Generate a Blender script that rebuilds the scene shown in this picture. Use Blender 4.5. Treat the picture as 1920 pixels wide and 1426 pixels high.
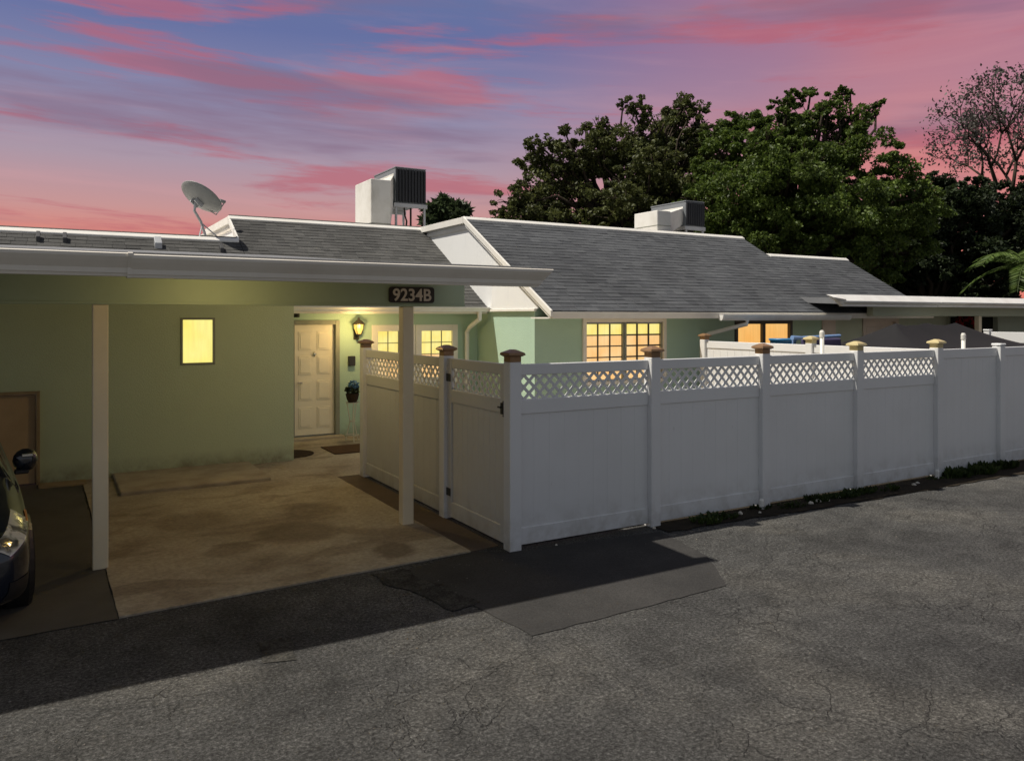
import bpy, bmesh, math, random
import numpy as np
from mathutils import Vector, Matrix
for o in list(bpy.data.objects): bpy.data.objects.remove(o)
scene = bpy.context.scene
COL = scene.collection
rng = random.Random(7)
nrg = np.random.default_rng(11)

# ------------------------------------------------------------------ camera
cam_d = bpy.data.cameras.new('camera'); cam = bpy.data.objects.new('camera', cam_d); COL.objects.link(cam)
cam.location = (0, 0, 2.2); cam.rotation_euler = (math.radians(90), 0, math.radians(-30.4))
cam_d.sensor_width = 36; cam_d.lens = 27.73; cam_d.shift_y = -0.062
cam_d.clip_start = 0.05; cam_d.clip_end = 2000
scene.camera = cam

# ------------------------------------------------------------------ sky, sun, exposure
SUN = Vector((-0.448, 0.219, 0.866)).normalized()
W = bpy.data.worlds.new('World'); scene.world = W; W.use_nodes = True
nt = W.node_tree; N = nt.nodes; L = nt.links; N.clear()
def wn(t, **k):
    n = N.new(t)
    for a, b in k.items(): setattr(n, a, b)
    return n
def wm(op, a, b=None, c=None, clamp=False):
    n = wn('ShaderNodeMath', operation=op, use_clamp=clamp)
    for i, x in enumerate((a, b, c)):
        if x is None: continue
        if isinstance(x, (int, float)): n.inputs[i].default_value = x
        else: L.new(x, n.inputs[i])
    return n.outputs[0]
def ramp(nodes, links, fac, stops, interp='LINEAR'):
    r = nodes.new('ShaderNodeValToRGB'); e = r.color_ramp.elements; r.color_ramp.interpolation = interp
    while len(e) < len(stops): e.new(0.5)
    for i, (p, c) in enumerate(stops):
        e[i].position = p
        if isinstance(c, (int, float)): c = (c, c, c)
        e[i].color = (*c, 1)
    links.new(fac, r.inputs[0]); return r.outputs[0]
def wmix(f, a, b, bt='MIX'):
    n = wn('ShaderNodeMix', data_type='RGBA', blend_type=bt)
    for i, x in ((0, f), (6, a), (7, b)):
        if isinstance(x, (int, float)): n.inputs[i].default_value = x
        elif isinstance(x, tuple): n.inputs[i].default_value = (*x, 1)
        else: L.new(x, n.inputs[i])
    return n.outputs[2]
tc = wn('ShaderNodeTexCoord'); sep = wn('ShaderNodeSeparateXYZ'); L.new(tc.outputs['Generated'], sep.inputs[0])
sx, sy, sz = sep.outputs
base = ramp(N, L, sz, [(0.0, (.80, .15, .07)), (.085, (.70, .20, .14)), (.125, (.55, .275, .265)), (.18, (.39, .285, .35)),
                       (.25, (.235, .225, .365)), (.33, (.12, .148, .33)), (.55, (.14, .17, .28)), (1.0, (.18, .20, .235))])
# away from the sunset the dusk sky is grey-blue
away = ramp(N, L, sz, [(0.0, (.21, .22, .235)), (.15, (.205, .22, .24)), (.4, (.19, .21, .24)), (1.0, (.18, .20, .235))])
toward = ramp(N, L, wm('MULTIPLY_ADD', wm('ADD', wm('MULTIPLY', sx, .55), wm('MULTIPLY', sy, .83)), .5, .5), [(.55, 0.), (.86, 1.)], 'EASE')
base = wmix(toward, away, base)
def vec(kx, ky, kz, off):
    c = wn('ShaderNodeCombineXYZ')
    L.new(wm('MULTIPLY_ADD', sx, kx, off), c.inputs[0]); L.new(wm('MULTIPLY_ADD', sy, ky, off * 1.7), c.inputs[1])
    skew = wm('MULTIPLY_ADD', sx, kz * .045, wm('MULTIPLY', sz, kz)); L.new(skew, c.inputs[2]); return c.outputs[0]
def wnoise(v, scale, det, dist=0.4, rough=.55):
    n = wn('ShaderNodeTexNoise'); L.new(v, n.inputs['Vector']); n.inputs['Scale'].default_value = scale
    n.inputs['Detail'].default_value = det; n.inputs['Distortion'].default_value = dist; n.inputs['Roughness'].default_value = rough
    return n.outputs['Fac']
# the side of the sky towards the sunset is pinker
dotr = wm('ADD', wm('MULTIPLY', sx, .97), wm('MULTIPLY', sy, .23))
warm = ramp(N, L, dotr, [(.60, 0.), (.92, 1.)], 'EASE')
n0 = ramp(N, L, wnoise(vec(1.2, 1.2, 4, 3.1), 1.0, 3), [(.36, .25), (.6, 1.)])
c0 = wmix(wm('MULTIPLY', wm('MULTIPLY', wm('MULTIPLY', warm, n0), toward), .82), base, (.68, .185, .155))
n1 = ramp(N, L, wnoise(vec(1.9, 1.9, 19, 4.35), 1.0, 9, .22, .62), [(.515, 0.), (.62, 1.)], 'EASE')
low = wm('MULTIPLY', ramp(N, L, sz, [(.0, 1.), (.38, .8), (.6, .25)]), wm('MULTIPLY_ADD', toward, .85, .15))
c1 = wmix(wm('MULTIPLY', wm('MULTIPLY', n1, .78), low), c0, (.47, .105, .135))
n2 = ramp(N, L, wnoise(vec(1.5, 1.5, 15, 8.9), 1.0, 5, .25), [(.53, 0.), (.68, 1.)], 'EASE')
c2 = wmix(wm('MULTIPLY', wm('MULTIPLY', n2, .72), low), c1, (.22, .125, .20))
n3 = ramp(N, L, wnoise(vec(2.6, 2.6, 26, 5.2), 1.0, 6, .7), [(.5, 0.), (.72, 1.)], 'EASE')
c3 = wmix(wm('MULTIPLY', wm('MULTIPLY', n3, low), .16), c2, (.74, .36, .36))
sky = wn('ShaderNodeTexSky', sky_type='NISHITA', sun_disc=False)
sky.sun_elevation = math.asin(SUN.z); sky.sun_rotation = math.atan2(SUN.x, SUN.y) % (2 * math.pi)
bg1 = wn('ShaderNodeBackground'); L.new(c3, bg1.inputs[0]); bg1.inputs[1].default_value = 1.0
bg2 = wn('ShaderNodeBackground'); L.new(sky.outputs[0], bg2.inputs[0]); bg2.inputs[1].default_value = 0.006
add = wn('ShaderNodeAddShader'); L.new(bg1.outputs[0], add.inputs[0]); L.new(bg2.outputs[0], add.inputs[1])
wo = wn('ShaderNodeOutputWorld'); L.new(add.outputs[0], wo.inputs[0])
sl = bpy.data.lights.new('sun', 'SUN'); sl.energy = 5.0; sl.angle = math.radians(0.9); sl.color = (1, .93, .82)
so = bpy.data.objects.new('sun', sl); COL.objects.link(so); so.location = (-10, 5, 30)
so.rotation_euler = SUN.to_track_quat('Z', 'Y').to_euler()
vs = scene.view_settings; vs.view_transform = 'Standard'; vs.look = 'None'; vs.exposure = 0.0; vs.gamma = 1; vs.use_curve_mapping = False
scene.render.engine = 'CYCLES'

# ------------------------------------------------------------------ materials
class Mat:
    def __init__(s, name, rough=.6, spec=.4, metal=0.):
        s.m = bpy.data.materials.new(name); s.m.use_nodes = True; s.t = s.m.node_tree; s.n = s.t.nodes; s.l = s.t.links
        s.b = s.n['Principled BSDF']; s.b.inputs['Roughness'].default_value = rough
        s.b.inputs['Specular IOR Level'].default_value = spec; s.b.inputs['Metallic'].default_value = metal
        s.tc = s.n.new('ShaderNodeNewGeometry').outputs['Position']
    def noise(s, scale, det=4, rough=.55, dist=0., vec=None, stretch=None, out='Fac'):
        n = s.n.new('ShaderNodeTexNoise'); n.inputs['Scale'].default_value = scale; n.inputs['Detail'].default_value = det
        n.inputs['Roughness'].default_value = rough; n.inputs['Distortion'].default_value = dist
        v = vec or s.tc
        if stretch:
            m = s.n.new('ShaderNodeMapping'); m.inputs['Scale'].default_value = stretch; s.l.new(v, m.inputs[0]); v = m.outputs[0]
        s.l.new(v, n.inputs['Vector']); return n.outputs[out]
    def ramp(s, f, stops, interp='LINEAR'): return ramp(s.n, s.l, f, stops, interp)
    def mix(s, f, a, b, bt='MIX'):
        n = s.n.new('ShaderNodeMix'); n.data_type = 'RGBA'; n.blend_type = bt
        for i, x in ((0, f), (6, a), (7, b)):
            if isinstance(x, (int, float)): n.inputs[i].default_value = x
            elif isinstance(x, tuple): n.inputs[i].default_value = (*x, 1)
            else: s.l.new(x, n.inputs[i])
        return n.outputs[2]
    def math(s, op, a, b=None, clamp=False):
        n = s.n.new('ShaderNodeMath'); n.operation = op; n.use_clamp = clamp
        for i, x in enumerate((a, b)):
            if x is None: continue
            if isinstance(x, (int, float)): n.inputs[i].default_value = x
            else: s.l.new(x, n.inputs[i])
        return n.outputs[0]
    def color(s, c):
        if isinstance(c, tuple): s.b.inputs['Base Color'].default_value = (*c, 1)
        else: s.l.new(c, s.b.inputs['Base Color'])
        return s
    def bump(s, h, st=.3, d=.01):
        n = s.n.new('ShaderNodeBump'); n.inputs['Strength'].default_value = st; n.inputs['Distance'].default_value = d
        s.l.new(h, n.inputs['Height']); s.l.new(n.outputs[0], s.b.inputs['Normal']); return s
    def rnd(s):
        a = s.n.new('ShaderNodeNewGeometry').outputs['Random Per Island']; b = s.n.new('ShaderNodeObjectInfo').outputs['Random']
        return s.math('FRACT', s.math('ADD', a, b))
    def emit(s, c, st):
        s.b.inputs['Emission Strength'].default_value = st
        if isinstance(c, tuple): s.b.inputs['Emission Color'].default_value = (*c, 1)
        else: s.l.new(c, s.b.inputs['Emission Color'])
        return s
def dirty(name, c, dark, rough=.5, spec=.4, scale=1.3, amt=.5, fine=14, metal=0., bump=0.):
    m = Mat(name, rough, spec, metal)
    a = m.ramp(m.noise(scale, 6, .6), [(.42, 0.), (.75, amt)]); b = m.ramp(m.noise(fine, 4), [(.5, 0.), (.8, amt * .5)])
    m.color(m.mix(m.math('MAXIMUM', a, b), c, dark))
    if bump: m.bump(m.noise(fine * 6, 3), bump, .004)
    return m.m
M = {}
def make_mats():
    # worn asphalt
    m = Mat('asphalt', .92, .25)
    big = m.ramp(m.noise(.55, 4, .6, .3), [(.3, (.056, .056, .055)), (.5, (.086, .085, .081)), (.72, (.140, .133, .118))])
    sp = m.ramp(m.noise(40, 6, .95), [(.36, .10), (.48, .65), (.57, 1.5), (.66, 3.6)])
    c = m.mix(1., big, sp, 'MULTIPLY')
    mid = m.ramp(m.noise(4.5, 5, .7), [(.3, .72), (.7, 1.28)])
    c = m.mix(1., c, mid, 'MULTIPLY')
    c = m.mix(1., c, m.ramp(m.noise(1.3, 4, .6, .6), [(.28, .62), (.5, 1.)]), 'MULTIPLY')
    wob = m.n.new('ShaderNodeVectorMath'); wob.operation = 'MULTIPLY_ADD'
    nz = m.noise(2.2, 5, .65, out='Color'); m.l.new(nz, wob.inputs[0]); wob.inputs[1].default_value = (.5, .5, 0); m.l.new(m.tc, wob.inputs[2])
    def crack(scale, width, mask_scale, lo):
        v = m.n.new('ShaderNodeTexVoronoi'); v.feature = 'DISTANCE_TO_EDGE'; v.inputs['Scale'].default_value = scale; m.l.new(wob.outputs[0], v.inputs['Vector'])
        k = m.ramp(v.outputs['Distance'], [(0., 1.), (width, 0.)])
        return m.math('MULTIPLY', k, m.ramp(m.noise(mask_scale, 3), [(lo, 0.), (lo + .16, 1.)]))
    k = m.math('MAXIMUM', m.math('MULTIPLY', crack(.55, .007, .4, .36), .6), m.math('MULTIPLY', crack(1.9, .012, .55, .44), .85))
    k = m.math('MAXIMUM', k, m.math('MULTIPLY', crack(5.2, .034, .8, .48), .8))
    c = m.mix(m.math('MULTIPLY', k, .48), c, (.020, .020, .019)); m.color(c)
    h = m.math('SUBTRACT', m.noise(40, 6, .95), m.math('MULTIPLY', k, 1.2)); m.bump(h, 1., .014); M['asphalt'] = m.m
    m = Mat('new_asphalt', .85, .3)
    c = m.ramp(m.noise(1.4, 5, .6), [(.3, (.024, .0235, .023)), (.7, (.044, .042, .040))])
    c = m.mix(1., c, m.ramp(m.noise(90, 2, .7), [(.3, .6), (.7, 1.4)]), 'MULTIPLY'); m.color(c).bump(m.noise(90, 2), .35, .004); M['patch'] = m.m
    m = Mat('rough_patch', .95, .2)
    c = m.ramp(m.noise(5, 5, .7), [(.35, (.016, .016, .015)), (.7, (.06, .057, .05))]); c = m.mix(1., c, m.ramp(m.noise(55, 3, .7), [(.3, .3), (.7, 1.9)]), 'MULTIPLY')
    m.color(c).bump(m.noise(40, 4, .7), .9, .012); M['rough_patch'] = m.m
    # stained concrete
    m = Mat('concrete', .8, .35)
    c = m.ramp(m.noise(.9, 6, .6, .3), [(.3, (.28, .23, .165)), (.55, (.39, .335, .25)), (.75, (.46, .40, .31))])
    st = m.ramp(m.noise(1.05, 4, .55, .8, stretch=(1, 1.6, 1)), [(.50, 0.), (.62, .6)]); c = m.mix(st, c, (.17, .125, .085))
    wv = m.n.new('ShaderNodeVectorMath'); wv.operation = 'MULTIPLY_ADD'; m.l.new(m.noise(2.5, 5, .6, out='Color'), wv.inputs[0]); wv.inputs[1].default_value = (.35, .35, 0); m.l.new(m.tc, wv.inputs[2])
    for (x, y, r, amt) in ((2.97, 7.10, .30, .8), (2.35, 8.2, .5, .7), (1.65, 7.95, .3, .5), (2.75, 9.0, .45, .6), (1.5, 9.2, .5, .5)):
        dn_ = m.n.new('ShaderNodeVectorMath'); dn_.operation = 'DISTANCE'; m.l.new(wv.outputs[0], dn_.inputs[0]); dn_.inputs[1].default_value = (x, y, .014)
        c = m.mix(m.ramp(dn_.outputs['Value'], [(r * .55, amt), (r, 0.)], 'EASE'), c, (.14, .10, .065))
    c = m.mix(1., c, m.ramp(m.noise(26, 5, .7), [(.3, .7), (.7, 1.2)]), 'MULTIPLY')
    m.color(c).bump(m.noise(45, 4, .6), .25, .004); M['concrete'] = m.m
    M['step'] = dirty('step_concrete', (.42, .36, .27), (.22, .175, .125), .85, .3, 2.5, .8, 20, bump=.3)
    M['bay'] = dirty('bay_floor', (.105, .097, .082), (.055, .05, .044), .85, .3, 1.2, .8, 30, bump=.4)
    M['strip'] = dirty('strip_floor', (.12, .085, .062), (.05, .04, .03), .85, .3, 2, .7, 30, bump=.4)
    M['stain'] = dirty('oil_stain', (.10, .072, .045), (.15, .11, .07), .6, .45, 3, .6, 18)
    M['dirt'] = dirty('dirt', (.035, .028, .02), (.012, .011, .009), .95, .1, 5, .8, 35, bump=.9)
    # painted surfaces
    def stucco(name, c, d, br=.8):
        m = Mat(name, .85, .25)
        a = m.ramp(m.noise(.8, 5, .6), [(.35, 0.), (.75, .55)]); b = m.ramp(m.noise(3, 6, .65, stretch=(1.6, 1.6, .35)), [(.55, 0.), (.8, .35)])
        z = m.n.new('ShaderNodeSeparateXYZ'); m.l.new(m.tc, z.inputs[0])
        splash = m.math('MULTIPLY', m.ramp(z.outputs[2], [(.04, 1.), (.28, 0.)]), m.ramp(m.noise(4, 5, .65), [(.35, .1), (.65, .8)]))
        c2 = m.mix(m.math('MAXIMUM', a, b), c, d); c2 = m.mix(splash, c2, (.17, .13, .08))
        m.color(c2).bump(m.noise(60, 5, .65), br, .010); return m.m
    M['mint'] = stucco('mint_stucco', (.43, .585, .465), (.35, .49, .38))
    M['sage'] = stucco('sage_stucco', (.52, .60, .42), (.44, .51, .35))
    M['farwall'] = stucco('far_stucco', (.52, .56, .44), (.43, .47, .36))
    M['beam'] = dirty('beam_paint', (.44, .53, .38), (.36, .44, .30), .7, .3, 1.6, .6, 25, bump=.15)
    M['white'] = dirty('white_paint', (.80, .78, .73), (.62, .58, .5), .55, .35, 1.8, .5, 9, bump=.08)
    M['siding'] = dirty('white_siding', (.84, .845, .84), (.74, .74, .72), .5, .4, 1.2, .35, 7)
    M['gutter'] = dirty('gutter_paint', (.78, .735, .65), (.60, .55, .47), .45, .4, 1.6, .6, 9)
    M['whitegutter'] = dirty('white_gutter_paint', (.82, .82, .79), (.55, .53, .48), .4, .45, 2., .5, 9)
    M['post'] = dirty('post_paint', (.86, .76, .56), (.70, .60, .42), .6, .35, 1.7, .5, 10, bump=.12)
    M['vinyl'] = dirty('white_vinyl', (.74, .74, .735), (.60, .595, .58), .35, .45, 1.2, .4, 5)
    def vinyl(name, c, d):
        m = Mat(name, .38, .45); a = m.ramp(m.noise(1.1, 5, .6), [(.4, 0.), (.75, .35)]); c2 = m.mix(a, c, d)
        z = m.n.new('ShaderNodeSeparateXYZ'); m.l.new(m.tc, z.inputs[0])
        sp = m.math('MULTIPLY', m.ramp(z.outputs[2], [(.05, 1.), (.42, 0.)]), m.ramp(m.noise(5, 6, .7), [(.42, 0.), (.68, .55)])); c2 = m.mix(sp, c2, (.36, .33, .28))
        sc = m.math('MULTIPLY', m.ramp(m.noise(9, 3, .6, 1.2, stretch=(1, 1, .35)), [(.70, 0.), (.76, .25)]), 1.); c2 = m.mix(sc, c2, (.42, .41, .39))
        m.color(c2); m.l.new(m.ramp(m.noise(2.3, 4), [(.3, .28), (.7, .52)]), m.b.inputs['Roughness']); m.bump(m.noise(.9, 2), .25, .03); return m.m
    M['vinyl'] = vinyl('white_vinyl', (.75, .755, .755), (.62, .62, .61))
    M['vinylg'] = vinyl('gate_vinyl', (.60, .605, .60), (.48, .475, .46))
    M['membrane'] = dirty('roof_membrane', (.20, .205, .215), (.13, .13, .135), .9, .2, 1.4, .7, 16, bump=.3)
    M['flat'] = dirty('flat_roof_coating', (.62, .60, .56), (.42, .40, .36), .8, .3, 1, .6, 9)
    M['door'] = dirty('door_paint', (.80, .75, .62), (.66, .6, .47), .45, .4, 2, .4, 8)
    M['frame'] = dirty('grey_frame', (.25, .26, .21), (.16, .165, .13), .5, .4, 4, .5, 20)
    M['darkframe'] = dirty('dark_muntin', (.055, .05, .045), (.03, .03, .03), .45, .4)
    M['brown'] = dirty('brown_door_paint', (.52, .37, .22), (.36, .25, .14), .6, .3, 2, .7, 12)
    M['board'] = dirty('weathered_board', (.32, .24, .14), (.16, .12, .07), .8, .2, 4, .6, 20)
    M['black'] = dirty('black_metal', (.018, .018, .018), (.03, .03, .03), .4, .5)
    M['blackiron'] = dirty('dark_iron', (.03, .027, .022), (.05, .04, .03), .5, .5, metal=.3)
    M['galv'] = dirty('galvanised', (.50, .51, .52), (.33, .33, .33), .45, .5, 3, .5, 12, metal=.35)
    M['acgrey'] = dirty('condenser_case', (.20, .215, .23), (.14, .15, .16), .5, .4, 3, .4, 12)
    M['acdark'] = dirty('condenser_louvre', (.022, .024, .028), (.035, .036, .04), .5, .4, 3, .4, 12)
    M['duct'] = dirty('duct_paint', (.72, .71, .67), (.50, .48, .42), .6, .3, 2.2, .7, 7, bump=.1)
    M['dish'] = dirty('dish_grey', (.30, .31, .30), (.22, .22, .21), .5, .4, 3, .5, 14)
    M['cap'] = dirty('bronze_cap', (.30, .175, .085), (.16, .095, .05), .4, .5, 9, .7, 30, metal=.25)
    M['lit_cap'] = dirty('bronze_cap_lit', (.62, .52, .27), (.42, .33, .15), .4, .5, 9, .5, 30, metal=.15)  # lighter, yellower copy of the bronze cap, sunlight put into the colour
    M['sign'] = dirty('sign_brown', (.035, .022, .015), (.025, .018, .013), .45, .4)
    M['letter'] = dirty('sign_letter', (.72, .62, .50), (.6, .5, .4), .5, .4, 8, .4)
    M['mat'] = dirty('door_mat', (.09, .052, .03), (.05, .032, .02), .95, .1, 8, .8, 60, bump=.8)
    M['darkmat'] = dirty('dark_mat', (.045, .03, .02), (.025, .018, .014), .95, .1, 8, .8, 60, bump=.8)
    M['canvas'] = dirty('grey_canvas', (.019, .0185, .020), (.014, .014, .015), .85, .2, 1.4, .6, 9)
    M['pvc'] = dirty('white_pvc', (.78, .77, .72), (.6, .58, .5), .4, .45)
    M['blue'] = dirty('blue_plastic', (.03, .20, .42), (.02, .13, .3), .4, .5)
    M['purple'] = dirty('purple_cloth', (.07, .06, .13), (.05, .045, .09), .7, .3)
    M['lightblue'] = dirty('pale_blue', (.22, .36, .62), (.16, .28, .5), .5, .4)
    M['red'] = dirty('red_cloth', (.30, .02, .022), (.16, .012, .014), .7, .3)
    M['pink'] = dirty('pinkish_paint', (.62, .53, .46), (.5, .42, .36), .6, .3)
    M['dark'] = dirty('dark_interior', (.025, .026, .02), (.014, .015, .012), .9, .1)
    M['vent'] = dirty('dark_vent', (.06, .06, .062), (.04, .04, .04), .6, .3)
    M['flower'] = dirty('blue_petal', (.05, .17, .34), (.3, .42, .52), .7, .3, 30, .9, 60)
    M['pale'] = dirty('pale_wire', (.62, .58, .47), (.45, .4, .3), .5, .4)
    M['grit'] = dirty('grit', (.24, .22, .19), (.10, .095, .085), .9, .2, 20, .9, 60)
    M['stone'] = dirty('pale_stone', (.62, .58, .5), (.35, .32, .27), .8, .3, 20, .7, 60)
    def shingle(name, a, b):
        m = Mat(name, .92, .18); r = m.rnd()
        c = m.ramp(r, [(0., a), (.5, tuple((x + y) / 2 for x, y in zip(a, b))), (1., b)])
        c = m.mix(1., c, m.ramp(m.noise(55, 3, .75), [(.3, .72), (.7, 1.28)]), 'MULTIPLY')
        c = m.mix(1., c, m.ramp(m.noise(.7, 4, .6), [(.3, .8), (.7, 1.2)]), 'MULTIPLY')
        m.color(c).bump(m.noise(70, 3, .7), .5, .005); return m.m
    M['shingle'] = shingle('slate_grey_shingle', (.068, .072, .079), (.096, .101, .108))
    M['shingle2'] = shingle('warm_grey_shingle', (.066, .066, .064), (.094, .093, .089))
    def glow(name, c1, c2, st, sc=2.2):
        m = Mat(name, .15, .5); m.color((.05, .05, .04))
        f = m.ramp(m.noise(sc, 2, .5), [(.35, c1), (.65, c2)]); g = m.ramp(m.noise(7, 3, .6, .3, stretch=(3.2, 3.2, .25)), [(.35, .92), (.6, 1.)])
        m.emit(m.mix(1., f, g, 'MULTIPLY'), st); return m.m
    M['glow'] = glow('lit_yellow_pane', (1., .84, .19), (1., .92, .30), 1.03)
    M['glow_top'] = glow('lit_blind_pane', (1., .78, .18), (1., .87, .30), 1.02, 3)
    M['glow_low'] = glow('lit_curtain_pane', (1., .56, .20), (1., .66, .30), 1.0, 3)
    M['glow_amber'] = glow('lit_amber_pane', (1., .50, .13), (1., .60, .20), .95, 1.5)
    m = Mat('bulb', .3); m.color((1, .9, .6)); m.emit((1., .80, .30), 5.); M['bulb'] = m.m
    m = Mat('lantern_glass', .25); m.color((.5, .4, .15)); m.emit((1., .72, .18), .4); M['lglass'] = m.m
    def leaf(name, a, b, tr=.35):
        m = Mat(name, .55, .35); r = m.n.new('ShaderNodeNewGeometry').outputs['Random Per Island']
        c = m.ramp(r, [(0., a), (1., b)]); c = m.mix(1., c, m.ramp(m.noise(.9, 3), [(.3, .65), (.7, 1.3)]), 'MULTIPLY'); m.color(c)
        t = m.n.new('ShaderNodeBsdfTranslucent'); m.l.new(c, t.inputs[0]); x = m.n.new('ShaderNodeMixShader'); x.inputs[0].default_value = tr
        m.l.new(m.b.outputs[0], x.inputs[1]); m.l.new(t.outputs[0], x.inputs[2]); m.l.new(x.outputs[0], m.n['Material Output'].inputs[0]); return m.m
    M['leaf_olive'] = leaf('olive_leaf', (.045, .056, .016), (.135, .15, .045))
    M['leaf_green'] = leaf('green_leaf', (.042, .075, .012), (.135, .19, .032))
    M['leaf_dark'] = leaf('dark_leaf', (.014, .024, .010), (.042, .06, .022))
    M['leaf_grey'] = leaf('grey_leaf', (.05, .048, .04), (.115, .108, .095))
    M['leaf_palm'] = leaf('palm_leaf', (.045, .085, .016), (.14, .20, .05))
    M['leaf_bush'] = leaf('bush_leaf', (.03, .045, .018), (.08, .11, .05))
    M['grass'] = leaf('grass_blade', (.018, .034, .008), (.06, .085, .02))
    M['bark'] = dirty('bark', (.055, .042, .03), (.025, .02, .015), .9, .15, 3, .8, 14, bump=.6)
    m = Mat('car_paint', .22, .55); m.color(m.ramp(m.noise(500, 2), [(.4, (.004, .007, .014)), (.7, (.009, .016, .034))])); m.b.inputs['Coat Weight'].default_value = 1.; m.b.inputs['Coat Roughness'].default_value = .04; M['carpaint'] = m.m
    m = Mat('car_glass', .04, .6); m.color((.006, .007, .008)); M['carglass'] = m.m
    M['tyre'] = dirty('tyre', (.018, .018, .018), (.03, .028, .026), .85, .2, 5, .5, 40)
    M['chrome'] = dirty('chrome', (.75, .75, .75), (.5, .5, .5), .15, .5, 5, .3, 20, metal=1.)
    m = Mat('headlight', .05, .8); m.color(m.ramp(m.noise(11, 3, .5, .8), [(.38, (.10, .10, .10)), (.48, (.5, .5, .46)), (.56, (.9, .9, .85))])); m.b.inputs['Metallic'].default_value = .3; m.b.inputs['Coat Weight'].default_value = 1.; m.bump(m.noise(14, 2), .4, .02); M['headlight'] = m.m
    M['amber'] = dirty('amber_lens', (.45, .13, .02), (.3, .08, .01), .15, .6)
make_mats()

# ------------------------------------------------------------------ mesh helpers
OFF = {}
class MB:
    def __init__(s): s.v = []; s.f = []
    def add(s, vs, fs):
        k = len(s.v); s.v += [tuple(p) for p in vs]; s.f += [tuple(i + k for i in f) for f in fs]; return s
    def hexa(s, p): return s.add(p, [(0, 3, 2, 1), (4, 5, 6, 7), (0, 1, 5, 4), (1, 2, 6, 5), (2, 3, 7, 6), (3, 0, 4, 7)])
    def box(s, x0, x1, y0, y1, z0, z1):
        return s.hexa([(x0, y0, z0), (x1, y0, z0), (x1, y1, z0), (x0, y1, z0), (x0, y0, z1), (x1, y0, z1), (x1, y1, z1), (x0, y1, z1)])
    def prism_x(s, prof, x0, x1, dx=None):   # prof: list of (y,z); dx(y,z) shifts the far end
        n = len(prof); a = [(x0, y, z) for y, z in prof]; b = [(x1 + (dx(y, z) if dx else 0), y, z) for y, z in prof]
        return s.add(a + b, [tuple(range(n))[::-1], tuple(range(n, 2 * n))] + [(i, (i + 1) % n, n + (i + 1) % n, n + i) for i in range(n)])
    def prism_y(s, prof, y0, y1):            # prof: (x,z)
        n = len(prof); a = [(x, y0, z) for x, z in prof]; b = [(x, y1, z) for x, z in prof]
        return s.add(a + b, [tuple(range(n)), tuple(range(n, 2 * n))[::-1]] + [(i, n + i, n + (i + 1) % n, (i + 1) % n) for i in range(n)])
    def prism_z(s, prof, z0, z1):            # prof: (x,y)
        n = len(prof); a = [(x, y, z0) for x, y in prof]; b = [(x, y, z1) for x, y in prof]
        return s.add(a + b, [tuple(range(n))[::-1], tuple(range(n, 2 * n))] + [(i, (i + 1) % n, n + (i + 1) % n, n + i) for i in range(n)])
    def tube(s, path, rad, n=8):
        path = [Vector(p) for p in path]
        if not isinstance(rad, (list, tuple)): rad = [rad] * len(path)
        rings = []; up = Vector((.13, .29, .95)).normalized()
        for i, p in enumerate(path):
            d = (path[min(i + 1, len(path) - 1)] - path[max(i - 1, 0)]).normalized()
            u = d.cross(up)
            if u.length < .05: u = d.cross(Vector((1, 0, 0)))
            u.normalize(); w = d.cross(u)
            rings.append([p + (u * math.cos(2 * math.pi * k / n) + w * math.sin(2 * math.pi * k / n)) * rad[i] for k in range(n)])
        vs = [q for r in rings for q in r]; fs = []
        for i in range(len(rings) - 1):
            for k in range(n): fs.append((i * n + k, i * n + (k + 1) % n, (i + 1) * n + (k + 1) % n, (i + 1) * n + k))
        fs.append(tuple(range(n))[::-1]); fs.append(tuple((len(rings) - 1) * n + k for k in range(n)))
        return s.add(vs, fs)
    def lathe(s, c, prof, n=16):             # prof: (r, z) along +z from point c
        vs = [(c[0] + r * math.cos(2 * math.pi * k / n), c[1] + r * math.sin(2 * math.pi * k / n), c[2] + z) for r, z in prof for k in range(n)]
        fs = []
        for i in range(len(prof) - 1):
            for k in range(n): fs.append((i * n + k, i * n + (k + 1) % n, (i + 1) * n + (k + 1) % n, (i + 1) * n + k))
        fs.append(tuple(range(n))[::-1]); fs.append(tuple((len(prof) - 1) * n + k for k in range(n)))
        return s.add(vs, fs)
    def build(s, name, mat, parent=None, bevel=0, smooth=False, loc=None):
        me = bpy.data.meshes.new(name); off = Vector(OFF.get(parent.name, (0, 0, 0))) if parent else Vector((0, 0, 0))
        if loc is not None: off = Vector(loc)
        me.from_pydata([tuple(Vector(p) - off) for p in s.v], [], s.f)
        bm = bmesh.new(); bm.from_mesh(me); bmesh.ops.recalc_face_normals(bm, faces=bm.faces)
        if bevel: bmesh.ops.bevel(bm, geom=[e for e in bm.edges if e.is_manifold and e.calc_face_angle(0) > .5], offset=bevel, segments=1, affect='EDGES')
        bm.to_mesh(me); bm.free()
        if smooth: me.shade_smooth()
        me.materials.append(M[mat] if isinstance(mat, str) else mat)
        o = bpy.data.objects.new(name, me); COL.objects.link(o)
        if parent is not None: o.parent = parent
        if loc is not None and parent is None: o.location = loc
        OFF[o.name] = tuple(off); return o
def tag(o, label, cat, group=None, kind=None):
    o['label'] = label; o['category'] = cat
    if group: o['group'] = group
    if kind: o['kind'] = kind
    return o
def thing(name, loc, label, cat, group=None):
    o = bpy.data.objects.new(name, None); COL.objects.link(o); o.location = loc; o.empty_display_size = .1
    OFF[o.name] = tuple(loc); return tag(o, label, cat, group)
def bx(name, mat, parent, x0, x1, y0, y1, z0, z1, bevel=.004): return MB().box(x0, x1, y0, y1, z0, z1).build(name, mat, parent, bevel)
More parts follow.
